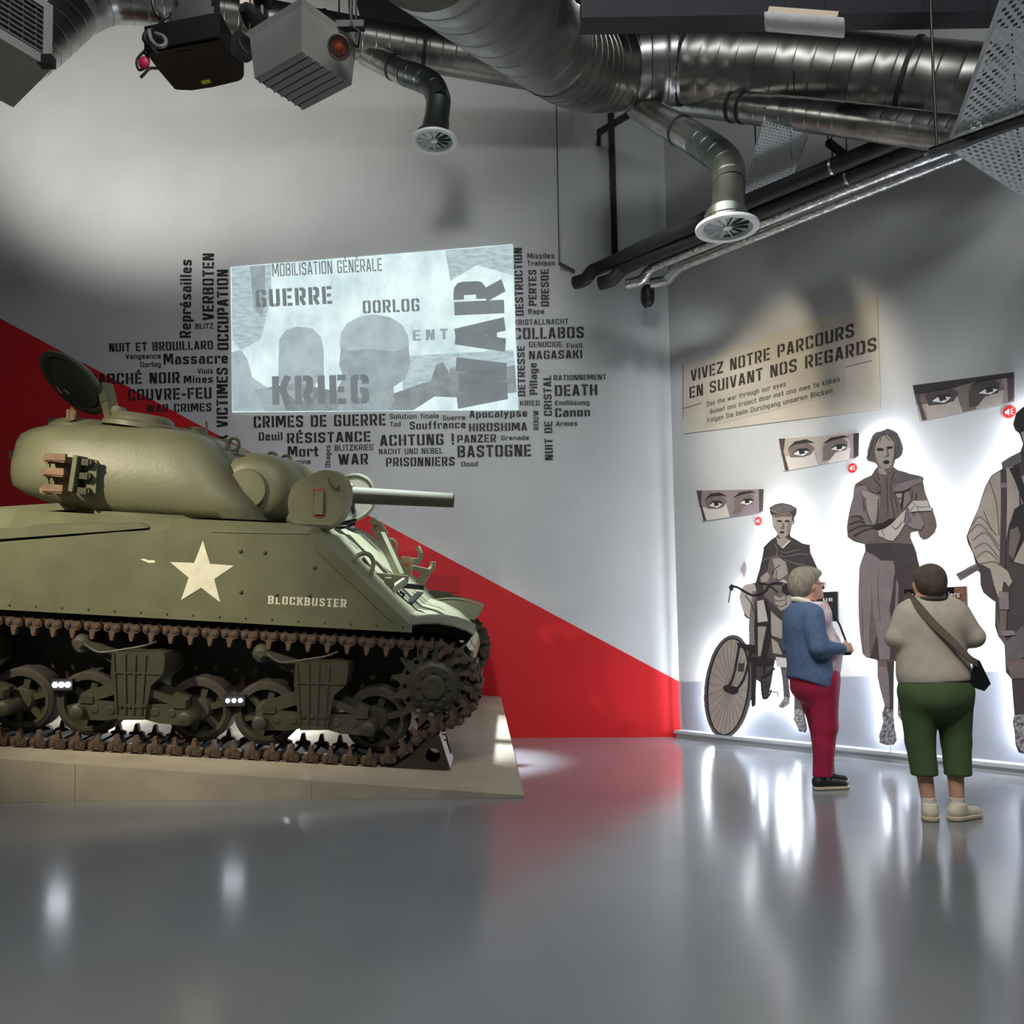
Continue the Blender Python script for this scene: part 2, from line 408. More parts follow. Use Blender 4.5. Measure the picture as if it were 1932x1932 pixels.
# ------------------------------------------------------------------ the room
CO = onfloor(1284, 1390); CO.z = 0
DA = V3((0.99664, -0.08185, 0)); NA = V3((-0.08185, -0.99664, 0))
DB = V3((0.61530, -0.78830, 0)); NB = V3((-0.78830, -0.61530, 0))
Z = V3((0, 0, 1)); HT = 9.4
def A(u, v, off=0.0): return hit(u, v, CO + NA * off, NA)
def B(u, v, off=0.0): return hit(u, v, CO + NB * off, NB)
M_white = mat('white_wall_paint', (196, 197, 196), 0.7, var=0.03, scale=1.5, bump=0.02, bscale=60)
M_red = mat('red_wall_paint', (200, 14, 24), 0.55, bump=0.02, bscale=60)
M_floor = mat('grey_resin_floor', (142, 146, 149), 0.17, var=0.05, scale=0.9, rgb2=(134, 138, 141), bump=0.015, bscale=3.0, spec=0.75)
M_dark = mat('black_painted_ceiling', (26, 24, 28), 0.85)
M_black = mat('black_metal', (17, 17, 18), 0.5)
M_ink = mat('black_wall_lettering', (22, 24, 24), 0.6)
M_zinc = mat('galvanised_steel', (176, 176, 172), 0.30, 1.0, var=0.18, scale=3.5, bump=0.05, bscale=9)

fl = MB(); fl.box((-1.5, 3.5, -0.05), (19, 17, 0.1)); floor = tag(fl.build('floor', M_floor), kind='structure')
wa = MB(); q0 = CO - DA * 11; q1 = CO + DA * 0.1
wa.hexa([q0, q1, q1 - NA * 0.2, q0 - NA * 0.2], [p + Z * HT for p in (q0, q1, q1 - NA * 0.2, q0 - NA * 0.2)])
wall_a = tag(wa.build('wall_back', M_white), kind='structure')
wb = MB(); q0 = CO - DB * 0.0; q1 = CO + DB * 8.5
wb.hexa([q0, q1, q1 - NB * 0.2, q0 - NB * 0.2], [p + Z * HT for p in (q0, q1, q1 - NB * 0.2, q0 - NB * 0.2)])
wall_b = tag(wb.build('wall_right', M_white), kind='structure')
ce = MB(); ce.box((-1.5, 5.5, HT + 0.1), (19, 13, 0.2)); tag(ce.build('ceiling', M_dark), kind='structure')
# red painted wedge on the back wall, skirting, small flush cover
rw = MB(); a0 = A(-420, 376, .003); a1 = A(1278, 1286, .003)
c1 = CO + NA * .003; c0 = V3(a0); c0.z = 0
e1 = a1 + (CO + NA * .003 - V3((a1.x, a1.y, 0))).dot(DA) * DA
rw.slab([[c0, c1, V3((c1.x, c1.y, a1.z - .0)), a0]], NA * .002)
tag(rw.build('painted_wedge', M_red, wall_a))
bb = MB(); bb.hexa([CO - DA * 10.5 + NA * .001, CO + NA * .001, CO + NA * .018, CO - DA * 10.5 + NA * .018], [p + Z * .07 for p in (CO - DA * 10.5 + NA * .001, CO + NA * .001, CO + NA * .018, CO - DA * 10.5 + NA * .018)])
tag(bb.build('baseboard_back', M_red), kind='structure')
cp = MB(); cp.slab([[A(792, 1083, .006), A(868, 1086, .006), A(868, 1118, .006), A(792, 1115, .006)]], NA * .01); cp.build('cover_plate', mat('red_cover_plate', (176, 14, 24), 0.5), wall_a)
# low metal ledge and grey dado band along the right wall
M_ledge = mat('grey_ledge', (190, 194, 198), 0.35)
def wallbox(s0, s1, n0, n1, z0, z1):
    P = [CO + DB * a + NB * b for a, b in ((s0, n0), (s1, n0), (s1, n1), (s0, n1))]
    return [p + Z * z0 for p in P], [p + Z * z1 for p in P]
lb = MB(); lb.hexa(*wallbox(.03, 8.4, .001, .10, 0.0, .055)); lb.hexa(*wallbox(.03, 8.4, .001, .14, .055, .085))
tag(lb.build('baseboard_right', M_ledge), kind='structure')
gb = MB(); g0 = B(1286, 1287, .003); g1 = B(1925, 1266, .003); gd = (g1 - g0)
g2 = g0 + gd * 3.0
gb.slab([[V3((g0.x, g0.y, .085)), V3((g2.x, g2.y, .085)), g2, g0]], NB * .002); gb.build('grey_band', mat('grey_band_paint', (134, 138, 146), 0.6), wall_b)
# ceiling beam, and a dark box added where shade lies above the ducts
bm_ = MB(); bm_.box((2.75, 6.0, 5.58), (4.4, .18, .17)); tag(bm_.build('trim_1', mat('dark_beam_paint', (40, 37, 44), .7)), kind='structure')
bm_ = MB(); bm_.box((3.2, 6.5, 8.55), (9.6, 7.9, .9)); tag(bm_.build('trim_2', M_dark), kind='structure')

# ------------------------------------------------------------------ painted words on the back wall: text, baseline start, baseline end, cap height (photo pixels)
WORDS = [('Représailles', 360, 637, 361, 490, 21), ('VERBOTEN', 403, 604, 403, 478, 21), ('BLITZ', 368.6, 620.3, 402.7, 619.7, 10), ('OCCUPATION', 431.3, 660, 430, 508.5, 21),
 ('NUIT ET BROUILLARD', 206, 663.6, 402, 658.6, 16), ('Vengeance', 237.3, 677, 303.5, 676, 9.5), ('Oorlog', 264.7, 692.4, 303.5, 691.5, 9.5), ('Massacre', 308.6, 687.4, 430, 685.4, 20),
 ('Viols', 372.8, 705, 402, 704.4, 10), ('MARCHÉ NOIR', 163, 726, 339.3, 722.3, 20.5), ('Mines', 347, 722.8, 402, 721.7, 13.7), ('COUVRE-FEU', 242, 755.8, 399.4, 751.6, 21),
 ('WAR CRIMES', 276.4, 778.2, 399.4, 775.4, 15), ('AUX VICTIMES', 429.6, 866, 429.6, 693.5, 21), ('CRIMES DE GUERRE', 478.9, 806.9, 727.9, 802.3, 21.5), ('Deuil', 488.3, 831, 533, 830.3, 15.5),
 ('RÉSISTANCE', 541.9, 836, 699.3, 832.8, 19), ('Mort', 543, 861.6, 601, 860.8, 19.5), ('Famine', 541.9, 876, 586.3, 875.3, 9.5), ('Otages', 623.4, 881, 623.4, 839.8, 10),
 ('BLITZKRIEG', 631.5, 850.5, 704.2, 849.2, 11), ('WAR', 638, 876.4, 694.7, 875.6, 20), ('ACHTUNG !', 717, 841.4, 856.8, 838.7, 20.5), ('NACHT UND NEBEL', 715, 857.5, 835.3, 855.4, 10.5),
 ('PRISONNIERS', 728.4, 880, 858, 878.5, 16.5), ('Solution finale', 735.2, 790.3, 827.8, 789, 9.5), ('Tod', 736, 805.2, 755.8, 804.7, 9.5), ('Guerre', 835.8, 792.8, 877.5, 792, 9),
 ('Souffrance', 773.2, 810.2, 878.8, 807.7, 14.5), ('Apocalypse', 885.7, 788.3, 995, 786, 14.5), ('HIROSHIMA', 885, 813.9, 994.5, 812.2, 15), ('PANZER', 863, 835.5, 936, 833.8, 14.5),
 ('Grenade', 945.8, 830.8, 998, 830, 8.8), ('BASTOGNE', 863.4, 862.9, 1002.2, 860.6, 22), ('Dood', 870.8, 879.8, 901.9, 879.3, 9), ('DESTRUCTION', 988, 595.3, 984.6, 467.3, 15.4),
 ('Missiles', 995, 488, 1046, 487.2, 10), ('Trahison', 995, 501.6, 1047.2, 500.9, 9.5), ('PERTES', 1012.4, 576.6, 1012, 509, 15), ('DRESDE', 1036, 577.9, 1034.8, 507.6, 15),
 ('Rape', 996.8, 592.3, 1027, 591.8, 9.5), ('KRISTALLNACHT', 969.4, 613.2, 1072.5, 611.4, 10), ('COLLABOS', 969.4, 640, 1101.9, 637.5, 21), ('GENOCIDE', 998, 655, 1060.9, 654.2, 10),
 ('Fusil', 1069.3, 656.6, 1098, 656.1, 9.3), ('NAGASAKI', 998.5, 677.8, 1098.6, 676, 15.5), ('DÉTRESSE', 991.3, 747.3, 989.6, 652.4, 14), ('Pillage', 1014.2, 744.3, 1012.4, 684.7, 15),
 ('NUIT DE CRISTAL', 1043.5, 867.8, 1039.8, 708.3, 15), ('RATIONNEMENT', 1044.7, 717.8, 1144, 716.5, 10), ('DEATH', 1047.2, 747.3, 1127.2, 745.6, 20.5), ('KRIEG', 981, 765.5, 1018.4, 765, 9.5),
 ('ROUW', 1016.6, 810.9, 1015.9, 774.2, 10), ('Endlösung', 1047.7, 764.7, 1111.8, 763.7, 9), ('Canon', 1047.7, 787, 1113.5, 785.3, 16.5), ('Armes', 1049.4, 804, 1089.4, 803.2, 9)]
def px_letter(mb, txt, x0, y0, x1, y1, h, F, off, **k):
    a = F(x0, y0, off); b = F(x1, y1, off); d = V3((x1 - x0, y1 - y0, 0)).normalized()
    up = F(x0 + d.y * h, y0 - d.x * h, off) - a
    return letter(mb, txt, a, b, up, **k)
for wd in WORDS:
    mb = MB(); big = wd[5] > 13
    px_letter(mb, *wd, A, .009, t=0.165 if big else 0.14, g=0.045 if big else 0.02)
    mb.build('painted_word', M_ink, wall_a)

# ------------------------------------------------------------------ the projected picture
def scr(n, c1, c2, e, scale=5.0, st=(1, 1, 1)):
    m = bpy.data.materials.new(n); m.use_nodes = True; nt = m.node_tree; b = nt.nodes['Principled BSDF']
    tc = nt.nodes.new('ShaderNodeTexCoord'); mp = nt.nodes.new('ShaderNodeMapping'); mp.inputs['Scale'].default_value = st
    nz = nt.nodes.new('ShaderNodeTexNoise'); nz.inputs['Scale'].default_value = scale; nz.inputs['Detail'].default_value = 7; nz.inputs['Roughness'].default_value = .62
    rp = nt.nodes.new('ShaderNodeValToRGB'); rp.color_ramp.elements[0].position = .36; rp.color_ramp.elements[1].position = .6
    rp.color_ramp.elements[0].color = lin(c2); rp.color_ramp.elements[1].color = lin(c1)
    nt.links.new(tc.outputs['Object'], mp.inputs[0]); nt.links.new(mp.outputs[0], nz.inputs['Vector']); nt.links.new(nz.outputs[0], rp.inputs[0])
    nt.links.new(rp.outputs[0], b.inputs['Emission Color']); b.inputs['Emission Strength'].default_value = e
    b.inputs['Base Color'].default_value = (.05, .05, .05, 1); b.inputs['Roughness'].default_value = .8; return m
S0 = scr('projection_light', (220, 238, 238), (184, 208, 211), 1.12, 1.7, (1.6, 1, 1))
S1 = scr('projection_pale_grey', (176, 192, 196), (156, 174, 178), 1.0, 4)
S2 = scr('projection_mid_grey', (160, 174, 178), (138, 152, 155), 1.0, 5)
S3 = scr('projection_dark_grey', (146, 158, 162), (124, 134, 136), .9, 6)
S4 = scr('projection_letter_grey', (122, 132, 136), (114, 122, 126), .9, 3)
S5 = scr('projection_paper_grey', (192, 212, 214), (156, 180, 186), .95, 9, (1, 1, 3))
sc0 = MB(); sc0.slab([[A(435, 504, .012), A(967, 461, .012), A(978, 774, .012), A(438.5, 778, .012)]], NA * .006)
pic = sc0.build('projected_picture', S0)
tag(pic, 'large pale projected picture of helmeted soldiers amid the painted words on the back wall', 'projection')
def patch(name, pts, m, k):
    mb = MB(); mb.slab([[A(x, y, .020 + .003 * k) for x, y in pts]], NA * .002); mb.build(name, m, pic)
patch('paper_scrap', [(437, 505), (512, 499), (512, 560), (492, 640), (455, 660), (438, 640)], S5, 0)
patch('paper_scrap', [(472, 502), (500, 500), (500, 560), (495, 600), (478, 580)], S2, 1)
patch('paper_scrap', [(840, 473), (966, 462), (970, 520), (900, 500), (850, 530)], S5, 0)
patch('paper_scrap', [(760, 672), (969, 660), (974, 720), (860, 730), (760, 735)], S5, 0)
patch('soldier_silhouette', [(437, 665), (455, 660), (468, 680), (476, 712), (505, 732), (530, 745), (540, 775.5), (439, 776)], S1, 1)
patch('soldier_silhouette', [(526, 670), (527, 640), (540, 622), (562, 616), (590, 620), (606, 636), (611, 662), (611, 712), (596, 724), (590, 752), (560, 757), (540, 740), (525, 720)], S1, 1)
patch('helmet', [(641, 655), (643, 628), (655, 610), (678, 598), (703, 593), (735, 598), (758, 612), (770, 634), (772, 655), (745, 663), (700, 658), (660, 662)], S1, 3)
patch('soldier_silhouette', [(643, 655), (771, 652), (774, 690), (764, 716), (742, 730), (745, 756), (733, 774.6), (640, 775.4), (634, 740), (648, 712), (640, 690)], S2, 2)
patch('ground_shade', [(480, 735), (560, 722), (640, 740), (735, 745), (800, 722), (845, 712), (850, 695), (905, 700), (972, 690), (975, 740), (900, 752), (820, 748), (780, 774), (500, 776)], S3, 1)
patch('ground_shade', [(812, 722), (822, 690), (835, 682), (846, 700), (850, 724)], S3, 2)
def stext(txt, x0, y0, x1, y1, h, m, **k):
    mb = MB(); px_letter(mb, txt, x0, y0, x1, y1, h, A, .040, **k); mb.build('word_in_projection', m, pic)
stext('GUERRE', 483.2, 580, 627, 573, 33, S4, t=.185, g=.04)  # wall lettering; its grey glow stands in for projector light on it
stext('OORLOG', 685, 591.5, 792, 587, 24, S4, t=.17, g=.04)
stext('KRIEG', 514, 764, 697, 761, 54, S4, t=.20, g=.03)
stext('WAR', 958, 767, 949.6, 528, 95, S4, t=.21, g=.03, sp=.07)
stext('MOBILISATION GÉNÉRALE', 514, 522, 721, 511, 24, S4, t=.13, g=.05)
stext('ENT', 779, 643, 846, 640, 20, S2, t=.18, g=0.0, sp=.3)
# ================================================================== concrete plinth and tank
TO = V3((-1.0855, 7.0045, .1601))
TX = V3((1, .005, -.072)).normalized(); TY = V3((-.005, 1, .12)); TY = (TY - TX * TY.dot(TX)).normalized(); TZ = TX.cross(TY)
TM = Matrix((TX, TY, TZ)).transposed().to_4x4(); TM.translation = TO
def TL(u, v, y):      # photo pixel -> tank coordinates on the lateral plane y
    p = hit(u, v, TO + TY * y, TY) - TO; return V3((p.dot(TX), y, p.dot(TZ)))
M_conc = mat('cast_concrete', (168, 156, 138), 0.75, var=0.10, scale=2.5, bump=0.12, bscale=40)
M_olive = mat('olive_drab_paint', (108, 108, 84), 0.50, var=0.10, scale=3.0, bump=0.06, bscale=45, spec=0.45)
M_cast = mat('olive_cast_armour', (110, 110, 86), 0.48, var=0.08, scale=3.0, bump=0.18, bscale=32, spec=0.5)
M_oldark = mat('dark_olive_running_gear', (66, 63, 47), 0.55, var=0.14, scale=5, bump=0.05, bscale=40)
M_rust = mat('rusty_track_steel', (98, 74, 56), 0.7, var=0.4, scale=16, bump=0.25, bscale=60, rgb2=(54, 44, 37))
M_rustd = mat('dark_track_shoe', (66, 54, 44), 0.8, var=0.3, scale=12, bump=0.2, bscale=50)
M_tyre = mat('road_wheel_rubber', (58, 50, 44), 0.8, var=0.2, scale=9, bump=0.1)
M_steel = mat('bare_gun_steel', (66, 66, 50), 0.7, var=0.06, scale=8, spec=.2)
M_star = mat('off_white_paint', (232, 226, 204), 0.6, var=0.05, scale=14)
M_hole = mat('black_recess', (10, 10, 9), 0.9)
M_redln = mat('red_primer', (128, 52, 36), 0.6)
M_hatchin = mat('hatch_white_paint', (214, 216, 208), 0.55, var=0.1, scale=8)

def plz(X, Y): return TO.z - (TZ.x * (X - TO.x) + TZ.y * (Y - TO.y)) / TZ.z
pl = MB()
e0 = onfloor(-320, 1516.5); e1 = onfloor(989, 1506)
f1 = V3((-0.1505, 10.19, 0)); f0 = f1 - DA * (e1 - e0).length
bot = [V3((p.x, p.y, 0.001)) for p in (e0, e1, f1, f0)]
top = [V3((p.x, p.y, max(plz(p.x, p.y), .02))) for p in (e0, e1, f1, f0)]
nb = (bot[1] - bot[0]).normalized(); bev = .015
pl.hexa(bot, top)
plinth = tag(pl.build('concrete_plinth', M_conc), 'sloping pale concrete plinth that the green tank stands on', 'plinth')
jt = MB()
for s in (.36, .70): 
    a = e0.lerp(e1, s); d = V3((0, -.0015, 0))
    jt.hexa([a + d + V3((-.002, 0, .002)), a + d + V3((.002, 0, .002)), a + V3((.002, .002, .002)), a + V3((-.002, .002, .002))], [V3((a.x + q, a.y + r, plz(a.x, a.y) - .001)) for q, r in ((-.002, -.0015), (.002, -.0015), (.002, .002), (-.002, .002))])
jt.build('joint_line', mat('concrete_joint', (120, 112, 100), .8), plinth)

tank = thing('tank', None, 'olive green battle tank with a white star and BLOCKBUSTER on its side', 'tank', M=TM)
def T(mb, name, m, parent=None, **k): return mb.build(name, m, parent or tank, local=True, **k)
NEAR, FAR, MIDY = 0.03, 2.59, 1.31
# ---- hull
side = [(-4.5, 1.145), (.2, 1.139), (-.518, 1.76), (-.552, 1.79), (-.64, 1.808), (-1.17, 1.793), (-1.70, 1.778), (-2.115, 1.734), (-2.53, 1.668), (-3.02, 1.597), (-4.5, 1.38)]
roof = {4: (-.66, 1.856), 5: (-1.185, 1.871), 6: (-1.83, 1.862), 7: (-2.35, 1.862), 8: (-2.7, 1.862), 9: (-3.08, 1.864), 10: (-4.5, 1.85)}
h = MB()
for y0, y1, yr, sg in ((NEAR, .05, .36, 1), (FAR, 2.57, 2.26, -1)):
    o = len(h.v); n = len(side); h.v += [(x, y0, z) for x, z in side]
    h.f.append(tuple(o + i for i in (range(n) if sg > 0 else reversed(range(n)))))
    for i in range(4, 10):
        a, b = side[i], side[i + 1]; c, d = roof[i + 1], roof[i]
        h.add([(a[0], y0, a[1]), (b[0], y0, b[1]), (c[0], yr, c[1]), (d[0], yr, d[1])], [(0, 1, 2, 3)])
r0 = [(roof[i][0], .36, roof[i][1]) for i in range(4, 11)]; r1 = [(roof[i][0], 2.26, roof[i][1]) for i in range(4, 11)]
for i in range(6): h.add([r0[i], r0[i + 1], r1[i + 1], r1[i]], [(0, 1, 2, 3)])
def strip(i, j): h.add([(side[i][0], NEAR, side[i][1]), (side[j][0], NEAR, side[j][1]), (side[j][0], FAR, side[j][1]), (side[i][0], FAR, side[i][1])], [(0, 1, 2, 3)])
strip(0, 1); strip(1, 2); strip(2, 3); strip(10, 0)
h.add([(side[3][0], NEAR, side[3][1]), (side[4][0], NEAR, side[4][1]), r0[0], r1[0], (side[4][0], FAR, side[4][1]), (side[3][0], FAR, side[3][1])], [(0, 1, 2, 3, 4, 5)])
for y_ in (.018, 2.602): sk = MB(); sk.box((-2.14, y_, 1.112), (4.72, .012, .062)); T(sk, 'sand_skirt_strip', M_olive)
bo = MB()
for i in range(30): bo.lathe((.15 - i * .205, .012, 1.12), (0, -1, 0), [(0, .009), (.006, .007)], 8)
for u, v in ((454, 1040), (500, 1043), (594, 1071), (455, 1117), (522, 1123), (584, 1124)): bo.lathe(TL(u, v, NEAR), (0, -1, 0), [(0, .017), (.008, .013), (.012, .006)], 10)
T(bo, 'bolt_heads', M_oldark)
wl = h; P = [V3((x, NEAR - .004, z)) for x, z in ((-.56, 1.70), (.08, 1.15))]; wl.bar(P[0], P[1], .012, .02)
for i in range(14): wl.bar((-4.3 + i * .31, NEAR - .003, 1.147), (-4.16 + i * .31, NEAR - .003, 1.146), .006, .008)
wl.tube([TL(u, v, NEAR) for u, v in ((400, 1003), (470, 1005), (540, 1006), (585, 1007))], .006, 6)
hull = T(h, 'hull', M_olive)
rp = MB(); rp.slab([[TL(u, v, NEAR - .01) for u, v in ((-160, 1026), (0, 1017), (222, 1001), (278, 996), (262, 988), (70, 990), (20, 998), (-160, 1002))]], (0, .12, .01)); T(rp, 'engine_deck_plate', M_olive)
rd = MB(); rd.slab([[TL(u, v, .5) for u, v in ((-160, 950), (0, 956), (110, 949), (122, 962), (60, 966), (-160, 962))]], (0, 1.6, 0)); T(rd, 'rear_deck', M_olive)
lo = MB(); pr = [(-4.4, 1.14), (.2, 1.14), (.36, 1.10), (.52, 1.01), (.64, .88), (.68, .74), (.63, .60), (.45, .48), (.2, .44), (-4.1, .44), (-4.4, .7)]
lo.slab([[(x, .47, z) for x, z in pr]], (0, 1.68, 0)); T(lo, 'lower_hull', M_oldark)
tc_ = MB(); pr2 = [(.0, 1.16), (.16, 1.175), (.30, 1.145), (.45, 1.075), (.58, .97), (.67, .83), (.69, .74), (.645, .59), (.5, .5), (.5, .9), (.2, 1.08)]
tc_.slab([[(x, .44, z) for x, z in pr2]], (0, 1.74, 0)); T(tc_, 'transmission_cover', M_cast)
# ---- star and name
M5 = []
for i in range(10):
    r = .262 if i % 2 == 0 else .105; a = math.pi / 2 + i * math.pi / 5
    M5.append(V3((-1.441 + r * math.cos(a), NEAR - .003, 1.444 + r * math.sin(a))))
s_ = MB(); s_.slab([M5], (0, .002, 0)); T(s_, 'painted_star', M_star)
s_ = MB(); letter(s_, 'BLOCKBUSTER', TL(506, 1139, NEAR - .003), TL(653, 1146, NEAR - .003), V3((0, 0, .062)), t=.17, g=.05, sp=.2, serif=True); T(s_, 'painted_name', M_star)
s_ = MB(); s_.slab([[TL(u, v, NEAR - .002) for u, v in ((264, 1055), (272, 1054), (280, 1057), (292, 1057), (292, 1062), (280, 1062))]], (0, .001, 0)); T(s_, 'paint_mark', M_star)
# ---- turret: horizontal slices  (z, x rear, x front, half width, squareness)
TC = MIDY
sl = [(1.885, -3.05, -1.16, .86, 2.6), (1.95, -3.20, -1.18, .90, 2.6), (2.00, -3.36, -1.21, .92, 2.6), (2.07, -3.46, -1.27, .93, 2.7), (2.16, -3.475, -1.36, .93, 2.7), (2.26, -3.475, -1.43, .915, 2.7), (2.36, -3.47, -1.50, .88, 2.6), (2.44, -3.46, -1.56, .85, 2.6), (2.51, -3.44, -1.63, .81, 2.5), (2.56, -3.38, -1.70, .75, 2.4), (2.60, -3.28, -1.80, .67, 2.3), (2.625, -3.15, -1.92, .55, 2.2), (2.635, -2.9, -2.1, .32, 2.0)]
tu = MB(); rs = []
for z, xa, xb, hw, e0 in sl:
    cx = (xa + xb) / 2; hx = (xb - xa) / 2; r = []
    for j in range(64):
        a = 2 * math.pi * j / 64; c, s = math.cos(a), math.sin(a)
        e = e0 + (5.0 if c > 0 else 0); wj = hw * (1 if c < .2 else 1 - .07 * (c - .2))
        r.append((cx + hx * math.copysign(abs(c) ** (2 / e), c), TC + wj * math.copysign(abs(s) ** (2 / e), s), z))
    rs.append(r)
tu.rings(rs); turret = T(tu, 'turret', M_cast, angle=60)
cr = MB(); cr.lathe((-2.1, TC, 1.86), TZ_ := (0, 0, 1), [(0, .93), (.03, .93)], 48); T(cr, 'turret_ring', M_olive, turret)
# front shield, rotor, sleeve, barrel
fs = MB(); rs = []
for y, k in ((.70, .55), (.74, .85), (.85, 1.0), (1.1, 1.04), (1.31, 1.05), (1.52, 1.04), (1.77, 1.0), (1.88, .85), (1.92, .55)):
    rs.append([(-1.30 + .335 * k * math.cos(a) * (1.12 if math.cos(a) > 0 else .9), y, 2.165 + .30 * k * math.sin(a)) for a in [2 * math.pi * j / 28 for j in range(28)]])
fs.rings(rs); mant = T(fs, 'gun_mantlet', M_cast, turret, angle=60)
tr = MB(); tr.lathe((-1.315, .70, 2.145), (0, -1, 0), [(-.25, .17), (.02, .17), (.035, .16), (.04, .05), (.042, .01)], 32); tr.lathe((-1.315, .72, 2.145), (0, -1, 0), [(-.2, .2), (.0, .2)], 32); T(tr, 'trunnion_disc', M_cast, mant)
sv = MB(); sv.lathe((-1.15, MIDY, 2.163), (1, 0, 0), [(0, .30), (.12, .27), (.22, .20), (.34, .145), (.47, .115), (.6, .105), (.62, .09)], 28); T(sv, 'gun_sleeve', M_cast, mant)
gn = MB(); gn.lathe((-.75, MIDY, 2.157), (1, 0, .004), [(0, .080), (1.148, .066), (1.152, .062), (1.15, .05), (1.0, .048)], 28); T(gn, 'gun_barrel', M_steel, mant)
for u, v, yy in ((441, 838, .95), (513, 865, 1.2), (540, 870, 1.5)):
    rg = MB(); c = TL(u, v, yy); rg.torus(c, (.2, 1, 0), .052, .014, 18, 8); rg.cyl(c + V3((.03, 0, -.05)), c + V3((.02, 0, -.10)), .016); T(rg, 'lifting_ring', M_oldark, mant)
bt = MB()
for i in range(11):
    c = TL(441 + i * 5.2, 858 + i * 1.2, .78); bt.lathe(c, (.4, -.5, .8), [(0, .011), (.016, .009)], 6)
for u, v in ((420, 875), (428, 893), (436, 905), (452, 926), (470, 955)): bt.lathe(TL(u, v, .68), (.6, -.8, .2), [(0, .014), (.014, .011)], 8)
T(bt, 'bolt_heads', M_oldark, turret)
# front sight vane and small roof fittings
vn = MB(); vn.bar(TL(389, 795, 1.0), TL(391, 822, 1.0), .016); vn.bar(TL(391, 822, 1.0), TL(425, 832, 1.0), .02); vn.bar(TL(427, 832, 1.0), TL(427, 856, 1.0), .018); vn.bar(TL(423, 829, 1.0), TL(436, 836, 1.0), .018, .03); T(vn, 'sight_vane', M_oldark, turret)
# commander's cupola ring, raised lid, hinge, second hatch
cu = MB(); cc = V3((-2.85, 1.0, 2.585)); cu.lathe(cc, (0, 0, 1), [(0, .30), (.03, .30), (.075, .235), (.09, .20), (.05, .19), (.02, .19)], 36); T(cu, 'cupola_ring', M_cast, turret)
lc = TL(139, 722, 1.0); ln = V3((-.38, -.62, -.68)).normalized(); 
ax = V3((.80, .0, -.46)); ax = (ax - ln * ax.dot(ln)).normalized(); ay = ln.cross(ax)
def disc(mb, c, prof, e=1.0, n=40):
    mb.rings([[c + ln * d + (ax * math.cos(2 * math.pi * j / n) * 1.0 + ay * math.sin(2 * math.pi * j / n) * e) * r for j in range(n)] for d, r in prof])
ld = MB(); disc(ld, lc, [(-.085, .10), (-.075, .20), (-.05, .28), (-.01, .325), (.02, .33), (.028, .31), (.028, .285), (.0, .27), (-.005, .262), (.012, .25), (.016, .1), (.018, .01)], .98)
lid = T(ld, 'hatch_lid', mat('dark_green_hatch_inside', (74, 78, 64), .5, var=.1), turret)
lh = MB(); a = lc + ay * .0 + ax * .0
p0 = TL(202, 745, .95); p1 = TL(214, 790, .9); lh.bar(p0, p1, .11, .08); lh.bar(TL(198, 725, .95), TL(206, 758, .93), .12, .07)
lh.lathe(TL(221, 776, .86), (0, -1, 0), [(-.10, .048), (.02, .048), (.022, .03), (.03, .03), (.032, .008)], 20); lh.bar(TL(214, 800, .9), TL(228, 800, .9), .10, .06)
T(lh, 'hinge', M_olive, turret)
ll = MB(); pp = [TL(u, v, .72) for u, v in ((133, 795), (131, 778), (136, 770), (142, 776), (140, 792))]; ll.tube(pp, .014, 8); ll.box(TL(136, 784, .75), (.06, .08, .09)); T(ll, 'hatch_latch', mat('brown_latch', (112, 92, 68), .6), lid); ll = MB(); ll.tube([TL(u, v, .74) for u, v in ((107, 730), (116, 742), (122, 735), (130, 744))], .006, 6); T(ll, 'hatch_wire', M_redln, lid)
sh = MB(); c = TL(268, 797, 1.0); sh.lathe(c + V3((0, 0, -.06)), (.08, 0, 1), [(0, .33), (.04, .32), (.06, .27), (.10, .255), (.125, .22), (.13, .05)], 36); T(sh, 'loader_hatch', M_olive, turret)
fl2 = MB(); fl2.lathe(TL(345, 818, 1.25), (.15, 0, 1), [(-.02, .17), (.03, .165), (.045, .12), (.05, .02)], 28); fl2.lathe(TL(372, 820, 1.5), (.15, 0, 1), [(-.02, .09), (.06, .085), (.07, .02)], 20); T(fl2, 'roof_ventilator', M_olive, turret)
bxr = MB(); bxr.box(TL(47, 860, 1.31), (.22, .14, .075)); bxr.box(TL(72, 862, 1.2), (.10, .16, .10)); bxr.lathe(TL(40, 851, 1.31), (0, 0, 1), [(0, .02), (.02, .02)], 8); T(bxr, 'aerial_bracket', M_olive, turret)
bx2 = MB(); bx2.box(TL(112, 804, 1.75), (.14, .16, .12)); T(bx2, 'rear_periscope_box', M_olive, turret)
# spare track shoes hung on the turret side
Ys = .34
br = MB(); br.slab([[TL(u, v, Ys - .1) for u, v in ((138, 858), (146, 860), (136, 928), (128, 926))]], (0, .22, 0)); T(br, 'rack_plate', M_olive, turret); br = MB(); br.bar(TL(92, 864, Ys), TL(88, 930, Ys), .02, .03); T(br, 'rack_bar', M_olive, turret); br = MB(); br.bar(TL(173, 868, Ys), TL(170, 932, Ys), .03, .10); T(br, 'rack_bar', M_olive, turret)
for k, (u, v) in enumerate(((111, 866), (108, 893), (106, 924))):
    sb = MB(); c = TL(u, v, Ys - .02); sb.box(c, (.165, .14, .052), Matrix.Rotation(.06, 3, 'Y')); sb.box(c + V3((.01, -.06, .012)), (.16, .035, .055)); sb.cyl(c + V3((-.075, -.06, -.01)), c + V3((-.075, .06, -.01)), .03); T(sb, 'spare_track_shoe', mat('lit_rusty_shoe', (142, 110, 84), .65, var=.2, scale=10), turret)  # warm light on these rusty shoes is put into their paler brown
